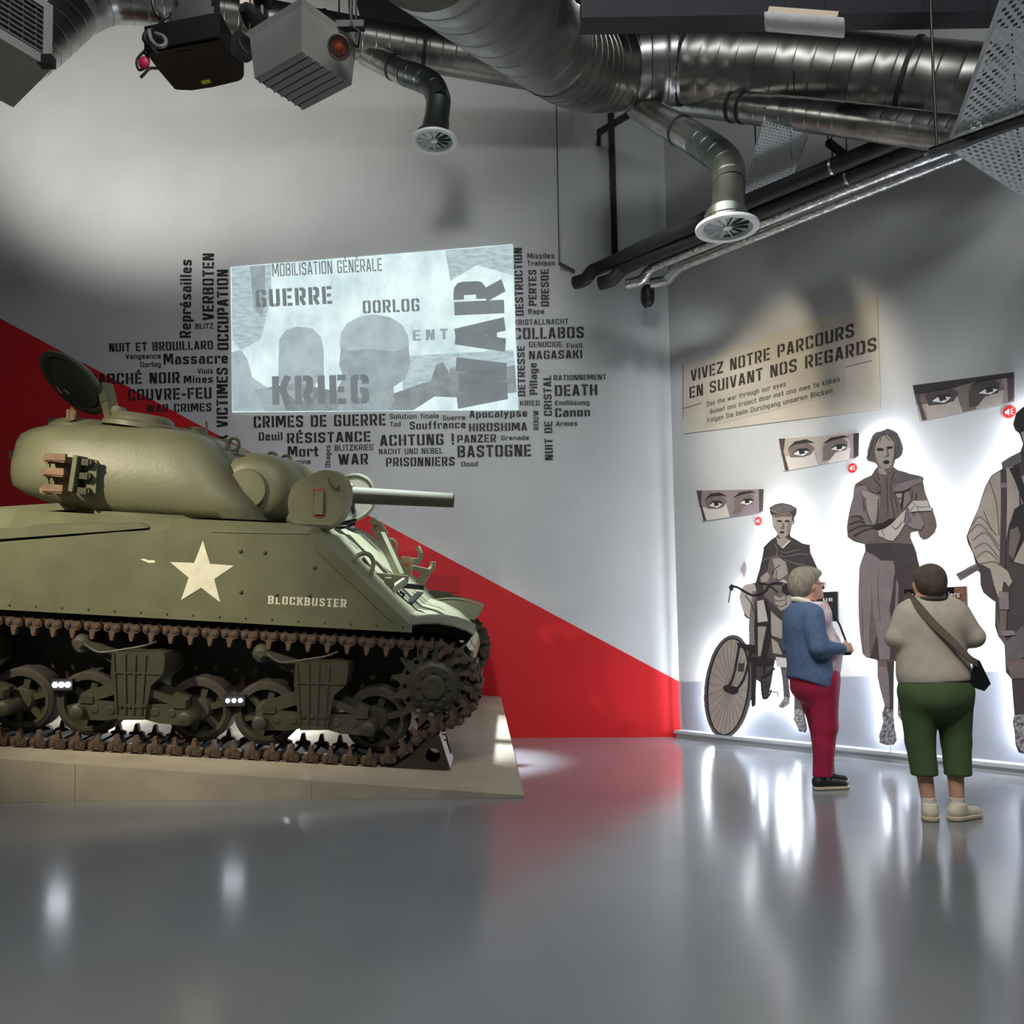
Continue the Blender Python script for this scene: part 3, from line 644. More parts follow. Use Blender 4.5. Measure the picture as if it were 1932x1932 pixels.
for k, (u, v) in enumerate(((160, 872), (158, 898), (156, 926))):
    sb = MB(); c = TL(u, v, Ys); sb.box(c, (.125, .14, .052), Matrix.Rotation(.08, 3, 'Y')); sb.cyl(c + V3((.055, -.06, 0)), c + V3((.055, .06, 0)), .028); T(sb, 'spare_track_shoe', M_oldark, turret)  # shaded set, its shade painted in with the darker olive
# ---- open driver's hatches (upright oval lids)
def zp(x, y): return 540 + x / 5.084, 870 + y / 5.084
nh = [(215, 140), (300, 100), (380, 85), (460, 105), (530, 160), (570, 240), (578, 340), (560, 450), (510, 550), (430, 620), (330, 665), (160, 690), (60, 610), (0, 560), (25, 500), (15, 420), (25, 330), (70, 230), (130, 178)]
def fine(P): 
    Q = smooth_path([V3((*p, 0)) for p in P + [P[0]]], 3)[:-1]; return [(q.x, q.y) for q in Q]
hn = MB(); hn.slab([[TL(*zp(*p), .72) for p in fine(nh)]], (.045, .05, .0)); hatch = T(hn, 'driver_hatch', M_olive)
hd = MB(); c = TL(*zp(315, 400), .71); hd.box(c, (.075, .03, .20)); T(hd, 'hatch_handle', M_olive, hatch)
hr = MB(); hr.slab([[TL(*zp(*p), .716) for p in ((255, 270), (355, 260), (370, 300), (362, 530), (330, 545), (265, 535), (258, 500))]], (0, -.003, 0)); T(hr, 'primer_patch', M_redln, hatch)
hw_ = MB(); hw_.tube(smooth_path([TL(*zp(*p), .69) for p in ((410, 160), (420, 210), (470, 265), (505, 250), (500, 235))], 4), .008, 8); hw_.tube([TL(*zp(*p), .70) for p in ((0, 565), (60, 615), (110, 650), (150, 690))], .012, 8); T(hw_, 'hatch_hook', M_oldark, hatch)
fh = [(500, 185), (560, 155), (630, 138), (690, 138), (755, 162), (800, 200), (830, 270), (838, 340), (828, 430), (790, 482), (740, 522), (650, 572), (560, 592), (490, 590), (450, 500), (440, 330), (460, 235)]
hf = MB(); hf.slab([[TL(*zp(*p), 1.95) for p in fine(fh)]], (.0, .05, .0)); hatf = T(hf, 'driver_hatch', M_hatchin)
rim = MB(); P = [TL(*zp(*p), 1.935) for p in fine(fh)]; rim.tube(P, .022, 8, True); T(rim, 'hatch_rim', M_olive, hatf)
hp = MB(); c = TL(*zp(610, 420), 1.9); hp.box(c, (.09, .06, .05)); hp.bar(TL(*zp(570, 440), 1.9), TL(*zp(650, 410), 1.9), .02); hp.cyl(c + V3((.02, 0, 0)), c + V3((.05, 0, -.08)), .02); T(hp, 'hatch_latch', M_black, hatf)
for y, x in ((.75, -.86), (1.87, -.86)): ho = MB(); ho.lathe((x, y, 1.845), (0, 0, 1), [(0, .27), (.025, .26), (.03, .22), (.02, .21)], 28); T(ho, 'hatch_opening', M_oldark)
jk = MB(); rng = random.Random(3)
for i in range(9):
    c = TL(640 + rng.uniform(-30, 25), 1000 - rng.uniform(0, 14), .95 + rng.uniform(0, .5)); jk.bar(c, c + V3((rng.uniform(.05, .13), rng.uniform(-.1, .1), rng.uniform(-.02, .04))), .02, .022)
T(jk, 'hatch_spring', M_black)
# ---- lamp guards, travel lock, brackets on the sloped front
def hoop(name, pts, y, r=.019):
    mb = MB(); mb.tube(smooth_path([TL(*zp(*p), y + dy) for *p, dy in pts], 5), r, 10); return mb
g1 = hoop('g', ((650, 1000, 0), (655, 950, 0), (690, 905, .02), (750, 885, .04), (805, 905, .06), (835, 960, .08), (830, 1020, .08), (805, 1130, .06)), .34); T(g1, 'headlamp_guard', M_olive)
g1b = hoop('g', ((735, 925, .0), (790, 1000, .05), (870, 1090, .1), (930, 1160, .1), (960, 1190, .1)), .75, .016); T(g1b, 'headlamp_guard', M_oldark)
g2 = hoop('g', ((985, 760, 0), (1010, 750, 0), (1045, 775, 0), (1058, 820, 0), (1045, 870, 0), (1035, 900, 0)), 2.25); T(g2, 'headlamp_guard', M_olive)
tl = MB(); Yt = 1.31
tl.bar(TL(*zp(905, 700), Yt - .12), TL(*zp(1090, 1100), Yt - .28), .055, .07); tl.bar(TL(*zp(930, 690), Yt + .12), TL(*zp(1135, 1100), Yt + .28), .035, .05)
tl.bar(TL(*zp(870, 620), Yt), TL(*zp(925, 720), Yt), .12, .10); tl.box(TL(*zp(850, 590), Yt), (.08, .10, .05), Matrix.Rotation(.9, 3, 'Y')); tl.tube([TL(*zp(*p), Yt - .1) for p in ((955, 655), (945, 690), (920, 715))], .012, 8); tl.cyl(TL(*zp(860, 590), Yt - .1), TL(*zp(860, 590), Yt + .1), .025)
T(tl, 'gun_travel_lock', M_olive)
cl = MB(); Yc = 1.75
cl.tube(smooth_path([TL(*zp(*p), Yc) for p in ((1260, 820), (1275, 850), (1290, 900), (1275, 960))], 4), .024, 8); cl.bar(TL(*zp(1275, 960), Yc), TL(*zp(1100, 945), Yc), .05, .05); cl.bar(TL(*zp(1275, 955), Yc), TL(*zp(1230, 1010), Yc), .045, .04)
cl.tube(smooth_path([TL(*zp(*p), Yc - .2) for p in ((1410, 965), (1405, 1010), (1370, 1060), (1340, 1110), (1300, 1180))], 4), .026, 8); cl.bar(TL(*zp(1370, 1060), Yc - .2), TL(*zp(1190, 1020), Yc - .2), .05, .05); cl.bar(TL(*zp(1330, 1070), Yc - .2), TL(*zp(1260, 1170), Yc - .2), .045, .05)
T(cl, 'towing_claw', M_olive)
cw = MB(); cw.tube(smooth_path([TL(*zp(*p), 1.2) for p in ((1130, 940), (1165, 980), (1180, 1040), (1165, 1100))], 4), .03, 8); cw.box(TL(*zp(1150, 950), 1.2), (.06, .08, .07)); T(cw, 'lock_ring', mat('worn_brass', (132, 112, 78), .5))
lb_ = MB(); lb_.bar(TL(*zp(830, 1100), .75), TL(*zp(1165, 1130), .9), .05, .06); lb_.bar(TL(*zp(970, 1275), .7), TL(*zp(1135, 1150), .85), .04, .06); lb_.box(TL(*zp(985, 1185), .75), (.07, .1, .12)); lb_.cyl(TL(*zp(1022, 1085), .68), TL(*zp(1022, 1200), .68), .014)
T(lb_, 'lamp_bracket', M_olive)
bb_ = MB(); bb_.bar(TL(*zp(1090, 1190), 1.0), TL(*zp(1315, 1212), 1.1), .04, .045); T(bb_, 'drilled_bar', M_black); bb_ = MB(); bb_.tube([TL(*zp(*p), .8) for p in ((1040, 1230), (1080, 1290), (1110, 1310), (1130, 1280), (1090, 1250))], .014, 8); T(bb_, 'towing_loop', M_black)
sg = MB()
for i in range(15):
    t = i / 14; a = TL(*zp(1130 + 130 * t, 1370 - 115 * t), .95); b = TL(*zp(1185 + 125 * t, 1395 - 130 * t), .82); sg.bar(a, b, .010, .012)
T(sg, 'grille_slats', M_black)
# ---- front mudguards
for y0, sgn in ((.015, 1), (2.605, -1)):
    fd = MB(); up_ = [(.19, 1.145), (.30, 1.165), (.42, 1.172), (.54, 1.158), (.64, 1.13), (.70, 1.10)]; dn = [(.66, 1.03), (.61, .98)]
    P = [V3((x, y0, z)) for x, z in up_ + dn]; Q = [p + V3((0, sgn * .46, .02 if i < 6 else 0)) for i, p in enumerate(P)]
    m_ = len(P)
    for i in range(m_ - 1): fd.add([P[i], P[i + 1], Q[i + 1], Q[i], P[i] - V3((0, 0, .012)), P[i + 1] - V3((.008, 0, .012)), Q[i + 1] - V3((.008, 0, .012)), Q[i] - V3((0, 0, .012))], [(0, 1, 2, 3), (7, 6, 5, 4), (0, 4, 5, 1), (2, 6, 7, 3)])
    fd.slab([[V3((x, y0 + sgn * .45, z)) for x, z in up_ + dn + [(.40, 1.0), (.19, 1.06)]]], (0, sgn * .015, 0))
    T(fd, 'mudguard', M_olive)
fv = MB(); fv.slab([[TL(*zp(*p), 2.45) for p in ((1345, 1245), (1440, 1242), (1560, 1262), (1660, 1300), (1780, 1392), (1770, 1410), (1740, 1450), (1690, 1500), (1560, 1420), (1440, 1335))]], (0, .03, 0)); T(fv, 'mudguard_flap', M_oldark)
# ---- suspension bogies and road wheels (near side, far side as copies)
M_recess = mat('wheel_shade_disc', (40, 38, 29), .7)  # dark disc colour paints the shade inside the open spokes
def wheel_mesh(yo, d):
    w_ = MB(); w_.lathe((0, yo, 0), (0, d, 0), [(.1, .215), (0, .218), (.004, .25), (.014, .26), (.19, .26), (.20, .25), (.20, .218), (.1, .215)], 40, False, False)
    return w_
def make_wheel(cx, near):
    yo, d = (.115, 1) if near else (2.505, -1)
    r = sub('road_wheel', tank); r.location = (cx, 0, .355)
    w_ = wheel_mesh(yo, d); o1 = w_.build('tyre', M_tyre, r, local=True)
    k = MB(); k.lathe((0, yo, 0), (0, d, 0), [(.10, .222), (-.004, .222), (-.004, .195), (.02, .188), (.10, .186)], 36, False, False); k.lathe((0, yo, 0), (0, d, 0), [(.07, .11), (.03, .10), (.0, .08), (-.005, .03)], 24, False); rc = MB(); rc.lathe((0, yo + d * .075, 0), (0, d, 0), [(0, .20), (.01, .20)], 30); rc.build('wheel_shade_disc', M_recess, r, local=True)
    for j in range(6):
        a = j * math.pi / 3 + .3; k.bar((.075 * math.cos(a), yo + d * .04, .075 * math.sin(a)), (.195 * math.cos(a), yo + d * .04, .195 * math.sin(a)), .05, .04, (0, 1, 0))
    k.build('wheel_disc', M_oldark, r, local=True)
    return r
BC = [-.47, -1.885, -3.30]
BR = [(-.186, .80), (-.17, .815), (.21, .825), (.226, .80), (.215, .66), (.125, .57), (.085, .30), (-.125, .285), (-.19, .64)]
def make_bogie(cx, near):
    r = sub('suspension_bogie', tank); r.location = (cx, 0, 0)
    f = (lambda y: y) if near else (lambda y: 2.62 - y)
    y0 = f(-.085); dy = f(.34) - f(-.085)
    k = MB(); k.slab([[(x, y0, z) for x, z in BR]], (0, dy, 0))
    k.build('bracket', M_oldark, r, local=True)
    k = MB()
    for x in (-.175, -.085, -.005, .075): k.bar((x, y0, .805), (x * .75, y0, .34), .018, .02, (0, 1, 0))
    k.bar((-.18, y0, .655), (.21, y0, .665), .014, .014, (0, 1, 0)); k.bar((-.12, y0, .40), (.09, y0, .41), .03, .014, (0, 1, 0))
    for x in (-.1, -.03, .05): k.lathe((x, y0, .40), (0, -1 if near else 1, 0), [(0, .016), (.014, .013)], 8)
    k.build('bracket_ribs', M_oldark, r, local=True)
    for sg_ in (-1, 1):
        k = MB(); ya, yb = f(-.06), f(.03)
        o_ = [(sg_ * .08, .30), (sg_ * .08, .41), (sg_ * .30, .43), (sg_ * .40, .40), (sg_ * .47, .36), (sg_ * .47, .29), (sg_ * .40, .265), (sg_ * .2, .272)]
        k.slab([[(x - .02, ya, z) for x, z in o_]], (0, yb - ya, 0)); k.lathe((sg_ * .42 - .02, f(-.12), .325), (0, 1 if near else -1, 0), [(0, .035), (.012, .055), (.05, .062), (.2, .065)], 20)
        for x in (.17, .30): k.lathe((sg_ * x - .02, f(-.062), .355), (0, -1 if near else 1, 0), [(0, .034), (.004, .03), (.005, .01)], 14)
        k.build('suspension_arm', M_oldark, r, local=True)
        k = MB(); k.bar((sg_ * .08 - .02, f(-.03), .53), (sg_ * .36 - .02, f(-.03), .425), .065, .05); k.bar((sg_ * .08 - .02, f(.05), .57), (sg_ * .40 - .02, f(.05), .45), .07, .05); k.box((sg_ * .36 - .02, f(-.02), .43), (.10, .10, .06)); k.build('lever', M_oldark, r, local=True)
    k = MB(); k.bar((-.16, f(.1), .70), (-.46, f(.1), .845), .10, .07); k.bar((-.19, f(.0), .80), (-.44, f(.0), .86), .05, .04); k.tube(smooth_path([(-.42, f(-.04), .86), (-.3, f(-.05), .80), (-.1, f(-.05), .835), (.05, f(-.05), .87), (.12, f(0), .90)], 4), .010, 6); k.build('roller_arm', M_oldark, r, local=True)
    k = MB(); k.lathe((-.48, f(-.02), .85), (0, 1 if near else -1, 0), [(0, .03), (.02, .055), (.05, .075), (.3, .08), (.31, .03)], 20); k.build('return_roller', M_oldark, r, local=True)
    return r
def copy_tree(o, parent):
    c = o.copy(); COL.objects.link(c); c.parent = parent
    if o.name in WM: WM[c.name] = WM[o.name]
    for ch in list(o.children): copy_tree(ch, c)
    return c
for near in (True, False):
    b0 = make_bogie(BC[0], near); w0 = make_wheel(BC[0] + .43, near)
    for i, c in enumerate(BC):
        if i: b = copy_tree(b0, tank); b.location = (c, 0, 0)
        for sx in (-.45, .43):
            if i == 0 and sx > 0: continue
            q = copy_tree(w0, tank); q.location = (c + sx, 0, .355)
    # sprocket
    sp_ = sub('drive_sprocket', tank); SCX, SCZ = .41, .665
    f = (lambda y: y) if near else (lambda y: 2.62 - y); dn_ = -1 if near else 1
    for yy in (.045, .345):
        k = MB(); out = []
        for j in range(13):
            a = 2 * math.pi * (j + .15) / 13
            for da, r in ((-.5, .272), (-.33, .262), (-.2, .285), (-.07, .335), (.0, .345), (.07, .335), (.2, .285), (.33, .262)):
                th = a + da * 2 * math.pi / 13; out.append((SCX + r * math.cos(th), f(yy), SCZ + r * math.sin(th)))
        holes = [[(SCX + .232 * math.cos(2 * math.pi * (j + .65) / 13) + .021 * math.cos(q), f(yy), SCZ + .232 * math.sin(2 * math.pi * (j + .65) / 13) + .021 * math.sin(q)) for q in [2 * math.pi * i / 10 for i in range(10)]] for j in range(13)]
        k.slab([out] + holes, (0, -dn_ * .028, 0)); k.build('toothed_ring', M_oldark, sp_, local=True)
    k = MB(); k.lathe((SCX, f(.33), SCZ), (0, dn_, 0), [(0, .20), (.27, .20), (.30, .195), (.315, .175), (.32, .165), (.325, .16), (.325, .10), (.35, .095), (.355, .088), (.355, .05), (.35, .045), (.35, .01)], 36)
    for j in range(13):
        a = 2 * math.pi * (j + .15) / 13; k.bar((SCX + .13 * math.cos(a), f(.028), SCZ + .13 * math.sin(a)), (SCX + .205 * math.cos(a), f(.032), SCZ + .205 * math.sin(a)), .045, .018, (0, 1, 0))
    for j in range(8):
        a = 2 * math.pi * j / 8; k.lathe((SCX + .125 * math.cos(a), f(.006), SCZ + .125 * math.sin(a)), (0, dn_, 0), [(0, .02), (.018, .017), (.02, .004)], 8)
    k.build('sprocket_hub', M_oldark, sp_, local=True)
# ---- tracks
def track_path():
    pts = []; r = .335
    Zb, Zt = .048, .985
    # bottom from rear to front wheel, up to the sprocket, round it, top run back, idler
    pts.append((-4.05, Zb + .02)); pts.append((-3.9, Zb)); pts.append((.02, Zb))
    pts += [(.13, Zb + .04), (.25, .17), (.36, .30)]
    for a in range(-80, 92, 8): pts.append((SCX + r * math.cos(math.radians(a)), SCZ + (r - .012) * math.sin(math.radians(a))))
    pts += [(.2, Zt), (-4.2, Zt + .01)]
    for a in range(100, 262, 12): pts.append((-4.35 + .34 * math.cos(math.radians(a)), .62 + .35 * math.sin(math.radians(a))))
    pts.append((-4.2, .2)); pts.append(pts[0]); return pts
def walk(P, step, n):
    out = []; i = 0; pos = V3((P[0][0], 0, P[0][1])); out.append(pos)
    cur = pos.copy(); rem = step
    seg = [(V3((a[0], 0, a[1])), V3((b[0], 0, b[1]))) for a, b in zip(P, P[1:])]
    for a, b in seg:
        d = (b - a).length; t = 0
        while d - t >= rem: t += rem; out.append(a + (b - a) * (t / d)); rem = step
        rem -= d - t
    return out
PTH = track_path(); LEN = sum(math.dist(a, b) for a, b in zip(PTH, PTH[1:])); NL = round(LEN / .1524); PIT = LEN / NL
JN = walk(PTH, PIT, NL)
def link_mb(near):
    f = (lambda y: y) if near else (lambda y: 2.62 - y)
    k = MB(); k2 = MB()
    # local: x along, z outward (away from the wheels is -z)
    ym = (f(.06) + f(.36)) / 2
    k2.box((0, ym, -.005), (.118, .30, .045)); 
    for x in (-.035, .035): k2.box((x, ym, -.040), (.028, .29, .030))
    for yc in (.022, .398):
        y = f(yc); px_ = [(-.062, -.022), (-.05, -.038), (-.02, -.030), (.02, -.030), (.05, -.038), (.062, -.022), (.062, .018), (.05, .032), (.024, .038), (.016, .075), (.010, .10), (-.010, .10), (-.016, .075), (-.024, .038), (-.05, .032), (-.062, .018)]
        k.slab([[(x + .076, y - .021, z) for x, z in px_]], (0, .042, 0))
        for x in (-.034, .034): k.lathe((x + .076, y + (-.021 if (yc < .2) == near else .021), 0), (0, -1 if (yc < .2) == near else 1, 0), [(0, .022), (.008, .019), (.010, .008)], 10)
    return k, k2
lk = None
tr_near = sub('track', tank); rng = random.Random(5)
kc, kp = link_mb(True)
far_mb = MB(); fc, fp = link_mb(False)
for i in range(NL):
    a = JN[i % len(JN)]; b = JN[(i + 1) % len(JN)]; d = (b - a).normalized(); u = V3((-d.z, 0, d.x)); c = (a + b) / 2
    Ml = Matrix((d, V3((0, 1, 0)), u)).transposed().to_4x4(); Ml.translation = c
    if lk is None:
        m2 = MB(); m2.v = kp.v + kc.v; m2.f = kp.f + [tuple(q + len(kp.v) for q in fq) for fq in kc.f]
        lk = m2.build('track_link', M_rust, tr_near, local=True); lk.data.materials.append(M_rustd)
        for pi, p in enumerate(lk.data.polygons): p.material_index = 1 if pi < len(kp.f) else 0
        o = lk
    else:
        o = lk.copy(); COL.objects.link(o); o.parent = tr_near
    o.matrix_local = Ml
    for s_, m_ in ((fc, 0), (fp, 1)):
        o_ = len(far_mb.v); far_mb.v += [tuple(Ml @ V3(p)) for p in s_.v]; far_mb.f += [tuple(q + o_ for q in fq) for fq in s_.f]
tf = T(far_mb, 'far_track', M_rustd); tf['kind'] = 'stuff'
# ---- chock and lamps
def tw(u, v, y): return TM @ TL(u, v, y)
def zs(x, y): return 700 + x / 6.664, 1180 + y / 6.664
ck = MB()
cout = [(245, 1800), (330, 1760), (430, 1690), (540, 1600), (640, 1500), (710, 1420), (760, 1365), (850, 1370), (870, 1410), (990, 1790), (970, 1815), (930, 1825)]
chole = [(778 + 90 * math.cos(a), 1635 + 92 * math.sin(a)) for a in [2 * math.pi * i / 24 for i in range(24)]]
ck.slab([[tw(*zs(*p), .02) for p in cout], [tw(*zs(*p), .02) for p in chole]], TY * .02)
M_chock = mat('dark_brown_steel', (52, 42, 34), .55)
chk = ck.build('wheel_chock', M_chock); tag(chk, 'dark triangular steel chock with a round hole under the tank front', 'chock')
k = MB(); k.slab([[tw(*zs(*p), .02) + TY * .30 for p in cout], [tw(*zs(*p), .02) + TY * .30 for p in chole]], TY * .02); k.build('side_plate', M_chock, chk)
k = MB(); P = [zs(*p) for p in cout[:7]]
for a, b in zip(P, P[1:]): k.slab([[tw(*a, .02), tw(*b, .02), tw(*b, .02) + TY * .32, tw(*a, .02) + TY * .32]], TZ * .008)
k.build('curved_plate', mat('worn_dark_steel', (60, 62, 66), .4, .6), chk)
k = MB(); P = [zs(*p) for p in cout[7:10]]
for a, b in zip(P, P[1:]): k.slab([[tw(*a, .02), tw(*b, .02), tw(*b, .02) + TY * .32, tw(*a, .02) + TY * .32]], TX * .006)
k.build('back_plate', mat('light_grey_steel', (176, 174, 170), .45), chk)
for q in (0, 1):
    k = MB(); yy = .14 + .1 * q; pts = [(880, 1375), (935, 1365), (965, 1440), (910, 1440)] if q == 0 else [(905, 1440), (950, 1435), (1005, 1590), (995, 1615), (950, 1610)]
    k.tube([tw(*zs(*p), yy) for p in pts], .008, 8); k.build('wire_handle', M_black, chk)
M_led = glow('white_led', (235, 242, 255), 26)
for i, (u, v, y, lab) in enumerate(((115, 1292, .06, 'bright white LED floodlight under the tank between the rear road wheels'), (441, 1322, .06, 'small three-LED floodlight under the tank between the front bogies'))):
    p = tw(u, v, y); t = thing('floodlight', p - V3((0, 0, .08)), lab, 'floodlight', 'floodlights under the tank')
    k = MB(); k.box(p + V3((0, .04, 0)), (.17, .06, .09)); k.bar(p + V3((0, .05, 0)), p + TY * .42, .03); k.build('housing', M_black, t)
    for j in range(3):
        k = MB(); k.ball(p + V3((-.05 + .05 * j, .005, 0)), (.022 if i == 0 else .016, .012, .022 if i == 0 else .016)); k.build('led', M_led, t)
    lamp('under_tank_lamp', 'POINT', TM @ V3(((-2.6 if i == 0 else -1.0), 1.1, .27)), p, 24, (.86, .92, 1.0), .05)
# ================================================================== pictures, sign and glowing cut-out figures on the right wall
T_BLK = mat('print_black', (44, 40, 42), .6); T_DK = mat('print_dark_brown', (78, 68, 68), .6, var=.1, scale=12); T_MD = mat('print_mid_brown', (124, 110, 104), .6, var=.1, scale=10)
T_MG = mat('print_mauve_grey', (146, 132, 134), .6, var=.08, scale=9); T_LT = mat('print_light_taupe', (180, 168, 156), .6, var=.06, scale=9); T_PL = mat('print_pale', (206, 198, 188), .6); T_WH = mat('print_white', (226, 224, 218), .6)
T_GR = mat('print_grey', (112, 106, 106), .6, var=.1, scale=14)
M_red_ic = mat('red_sign_plastic', (206, 40, 36), .4)
M_strip = glow('led_strip_light', (236, 243, 255), 92)
def zz(ox, oy, s): return lambda p: (ox + p[0] / s, oy + p[1] / s)
Z5 = zz(1290, 900, 3.715); Z1 = zz(1310, 930, 7.73); Z2 = zz(1410, 930, 7.727); Z3 = zz(1310, 1160, 7.43); Z4 = zz(1590, 790, 7.158); Z5w = zz(1590, 1020, 4.83); Z6 = zz(1790, 740, 5.366); Z7 = zz(1790, 1040, 4.6); Z8 = zz(1460, 690, 4.093); ID = lambda p: p
SO = .13
def bpatch(par, name, pts, f, m, k=1, so=SO, curve=0):
    P = [f(p) for p in pts]
    if curve:
        Q = smooth_path([V3((*p, 0)) for p in P + [P[0]]], curve)[:-1]; P = [(q.x, q.y) for q in Q]
    mb = MB(); mb.slab([[B(x, y, so + .0016 * k) for x, y in P]], NB * .001); return mb.build(name, m, par)
def bline(par, name, pts, f, m, wpx, k=2, so=SO, curve=4):
    P = [V3((*f(p), 0)) for p in pts]
    if curve and len(P) > 2: P = smooth_path(P, curve)
    L, R = stroke([(p.x, p.y) for p in P], wpx); mb = MB()
    for i in range(len(L) - 1): mb.slab([[B(q.x, q.y, so + .0016 * k) for q in (L[i], L[i + 1], R[i + 1], R[i])]], NB * .001)
    return mb.build(name, m, par)
def inset(P, d):
    n = len(P); ar = sum(P[i][0] * P[(i + 1) % n][1] - P[(i + 1) % n][0] * P[i][1] for i in range(n)); sg = 1 if ar > 0 else -1
    Q = []
    for i in range(n):
        a = V3((*P[i - 1], 0)); b = V3((*P[(i + 1) % n], 0)); t = (b - a).normalized(); Q.append((P[i][0] - t.y * d * sg, P[i][1] + t.x * d * sg))
    return Q
def figure(name, label, cat, outline, base_m, group):
    pts = [B(x, y, SO) for x, y in outline]; zmin = min(p.z for p in pts); mid = sum(pts, V3((0, 0, 0))) / len(pts)
    t = thing(name, (mid.x, mid.y, zmin), label, cat, group)
    mb = MB(); mb.slab([pts], NB * -.012); mb.build('printed_panel', base_m, t)
    return t
def light_strip(t, outline, step=.09, d=.06):
    loc2 = [((B(x, y, 0) - CO).dot(DB), B(x, y, 0).z) for x, y in outline]
    R = []; n = len(loc2)
    for i in range(n):
        a = V3((*loc2[i], 0)); b = V3((*loc2[(i + 1) % n], 0)); m_ = max(1, int((b - a).length / step))
        for j in range(m_): q = a.lerp(b, j / m_); R.append((q.x, q.y))
    R = inset(R, d)
    mb = MB(); mb.tube([CO + DB * s + Z * z + NB * .075 for s, z in R], .008, 4, True)
    return mb.build('led_strip', M_strip, t)
# ---- boy with bicycle
boy = [Z5(p) for p in [(600, 215), (640, 190), (690, 180), (750, 195), (790, 220), (785, 260), (770, 285), (772, 325), (755, 340), (740, 400), (750, 420), (780, 435), (830, 465), (880, 475), (885, 530), (935, 640), (900, 700), (850, 800), (830, 900), (830, 1000), (790, 1100), (790, 1160), (815, 1290), (842, 1440), (835, 1500), (830, 1600), (860, 1760), (850, 1790), (810, 1785), (770, 1700), (775, 1600), (780, 1450), (765, 1440), (745, 1240), (720, 1265), (725, 1340), (735, 1420), (745, 1530), (740, 1590), (690, 1620), (660, 1610), (700, 1550), (690, 1420), (675, 1335), (650, 1330), (640, 1270), (632, 1330), (610, 1460), (590, 1555), (555, 1560), (540, 1500), (535, 1440), (510, 1420), (500, 1600), (475, 1615), (470, 1500), (455, 1180), (455, 1100), (480, 1010), (430, 980), (400, 900), (388, 840), (400, 790), (430, 755), (500, 740), (530, 640), (548, 560), (560, 490), (610, 440), (640, 420), (655, 400), (620, 330), (618, 280), (605, 250)]]
bt_ = figure('boy_figure', 'cut-out drawing of a boy in a flat cap and cape pushing a bicycle', 'wall figure', boy, T_DK, 'backlit drawn figures on the wall')
wh = []
for i in range(48):
    a = 2 * math.pi * i / 48; y = 1470 + 364 * math.sin(a); wh.append(Z5((312 + 170 * math.cos(a) - .09 * (y - 1470), y)))
wh_in = [Z5(((q[0] - 1290) * 3.715, (q[1] - 900) * 3.715)) for q in wh]
mb = MB(); mb.slab([[B(x, y, SO + .001) for x, y in wh]], NB * -.012); mb.build('bicycle_wheel', T_GR, bt_)
def wsc(k1, k2): return [Z5((312 + 170 * k1 * math.cos(a) - .09 * 364 * k2 * math.sin(a), 1470 + 364 * k2 * math.sin(a))) for a in [2 * math.pi * i / 48 for i in range(48)]]
bpatch(bt_, 'tyre_inside', wsc(.88, .945), ID, T_BLK, 1); bpatch(bt_, 'wheel_light', wsc(.80, .915), ID, T_LT, 2)
mb = MB()
for i in range(26):
    a = 2 * math.pi * (i + .3) / 26; p = Z5((325, 1475)); q = wsc(.80, .915)[0]; e = Z5((312 + 136 * math.cos(a) - .09 * 333 * math.sin(a), 1470 + 333 * math.sin(a)))
    L, R = stroke([p, e], .7); mb.slab([[B(v.x, v.y, SO + .005) for v in (L[0], L[1], R[1], R[0])]], NB * .0008)
mb.build('spokes', T_MD, bt_)
bline(bt_, 'fork', [(392, 1165), (370, 1290), (350, 1390), (325, 1450), (295, 1480)], Z5, T_BLK, 4.6, 4); bline(bt_, 'fork', [(470, 1190), (455, 1290), (430, 1390), (395, 1460), (355, 1495)], Z5, T_BLK, 4.6, 4)
bpatch(bt_, 'hub', [(275, 1470), (300, 1455), (385, 1475), (380, 1510), (350, 1525), (285, 1500)], Z5, T_BLK, 5); bpatch(bt_, 'pedal', [(385, 1305), (425, 1305), (420, 1365), (378, 1360)], Z5, T_DK, 5)
bpatch(bt_, 'brake', [(370, 1160), (440, 1170), (500, 1180), (495, 1230), (450, 1215), (380, 1185)], Z5, T_BLK, 5)
bpatch(bt_, 'cap_top', [(612, 215), (650, 193), (700, 186), (755, 203), (785, 222), (765, 240), (700, 252), (640, 245)], Z5, T_GR, 1); bline(bt_, 'cap_seam', [(610, 228), (650, 250), (700, 257), (745, 250)], Z5, T_LT, 1.2, 2)
bpatch(bt_, 'face', [(375, 310), (450, 325), (560, 320), (645, 310), (648, 400), (675, 420), (665, 465), (640, 480), (610, 560), (585, 620), (520, 662), (470, 640), (430, 590), (400, 490), (365, 460), (365, 405), (380, 400)], Z2, T_LT, 1, curve=2)
bpatch(bt_, 'face_shade', [(380, 312), (640, 312), (645, 350), (520, 345), (400, 360)], Z2, T_MD, 2); bpatch(bt_, 'face_shade', [(515, 440), (535, 440), (545, 510), (520, 540), (480, 505), (505, 495)], Z2, T_MD, 2); bpatch(bt_, 'face_shade', [(590, 420), (640, 400), (640, 470), (600, 560), (570, 590)], Z2, T_MG, 2)
for e in ([(430, 395), (500, 400), (505, 425), (440, 420)], [(545, 400), (615, 395), (610, 420), (550, 425)], [(470, 565), (500, 555), (545, 565), (530, 585), (490, 595)]): bpatch(bt_, 'eye', e, Z2, T_BLK, 3)
bpatch(bt_, 'neck', [(425, 640), (470, 665), (560, 650), (620, 690), (500, 800), (440, 740)], Z2, T_LT, 1)
bpatch(bt_, 'scarf_fold', [(500, 800), (620, 685), (635, 700), (520, 810)], Z2, T_WH, 3)
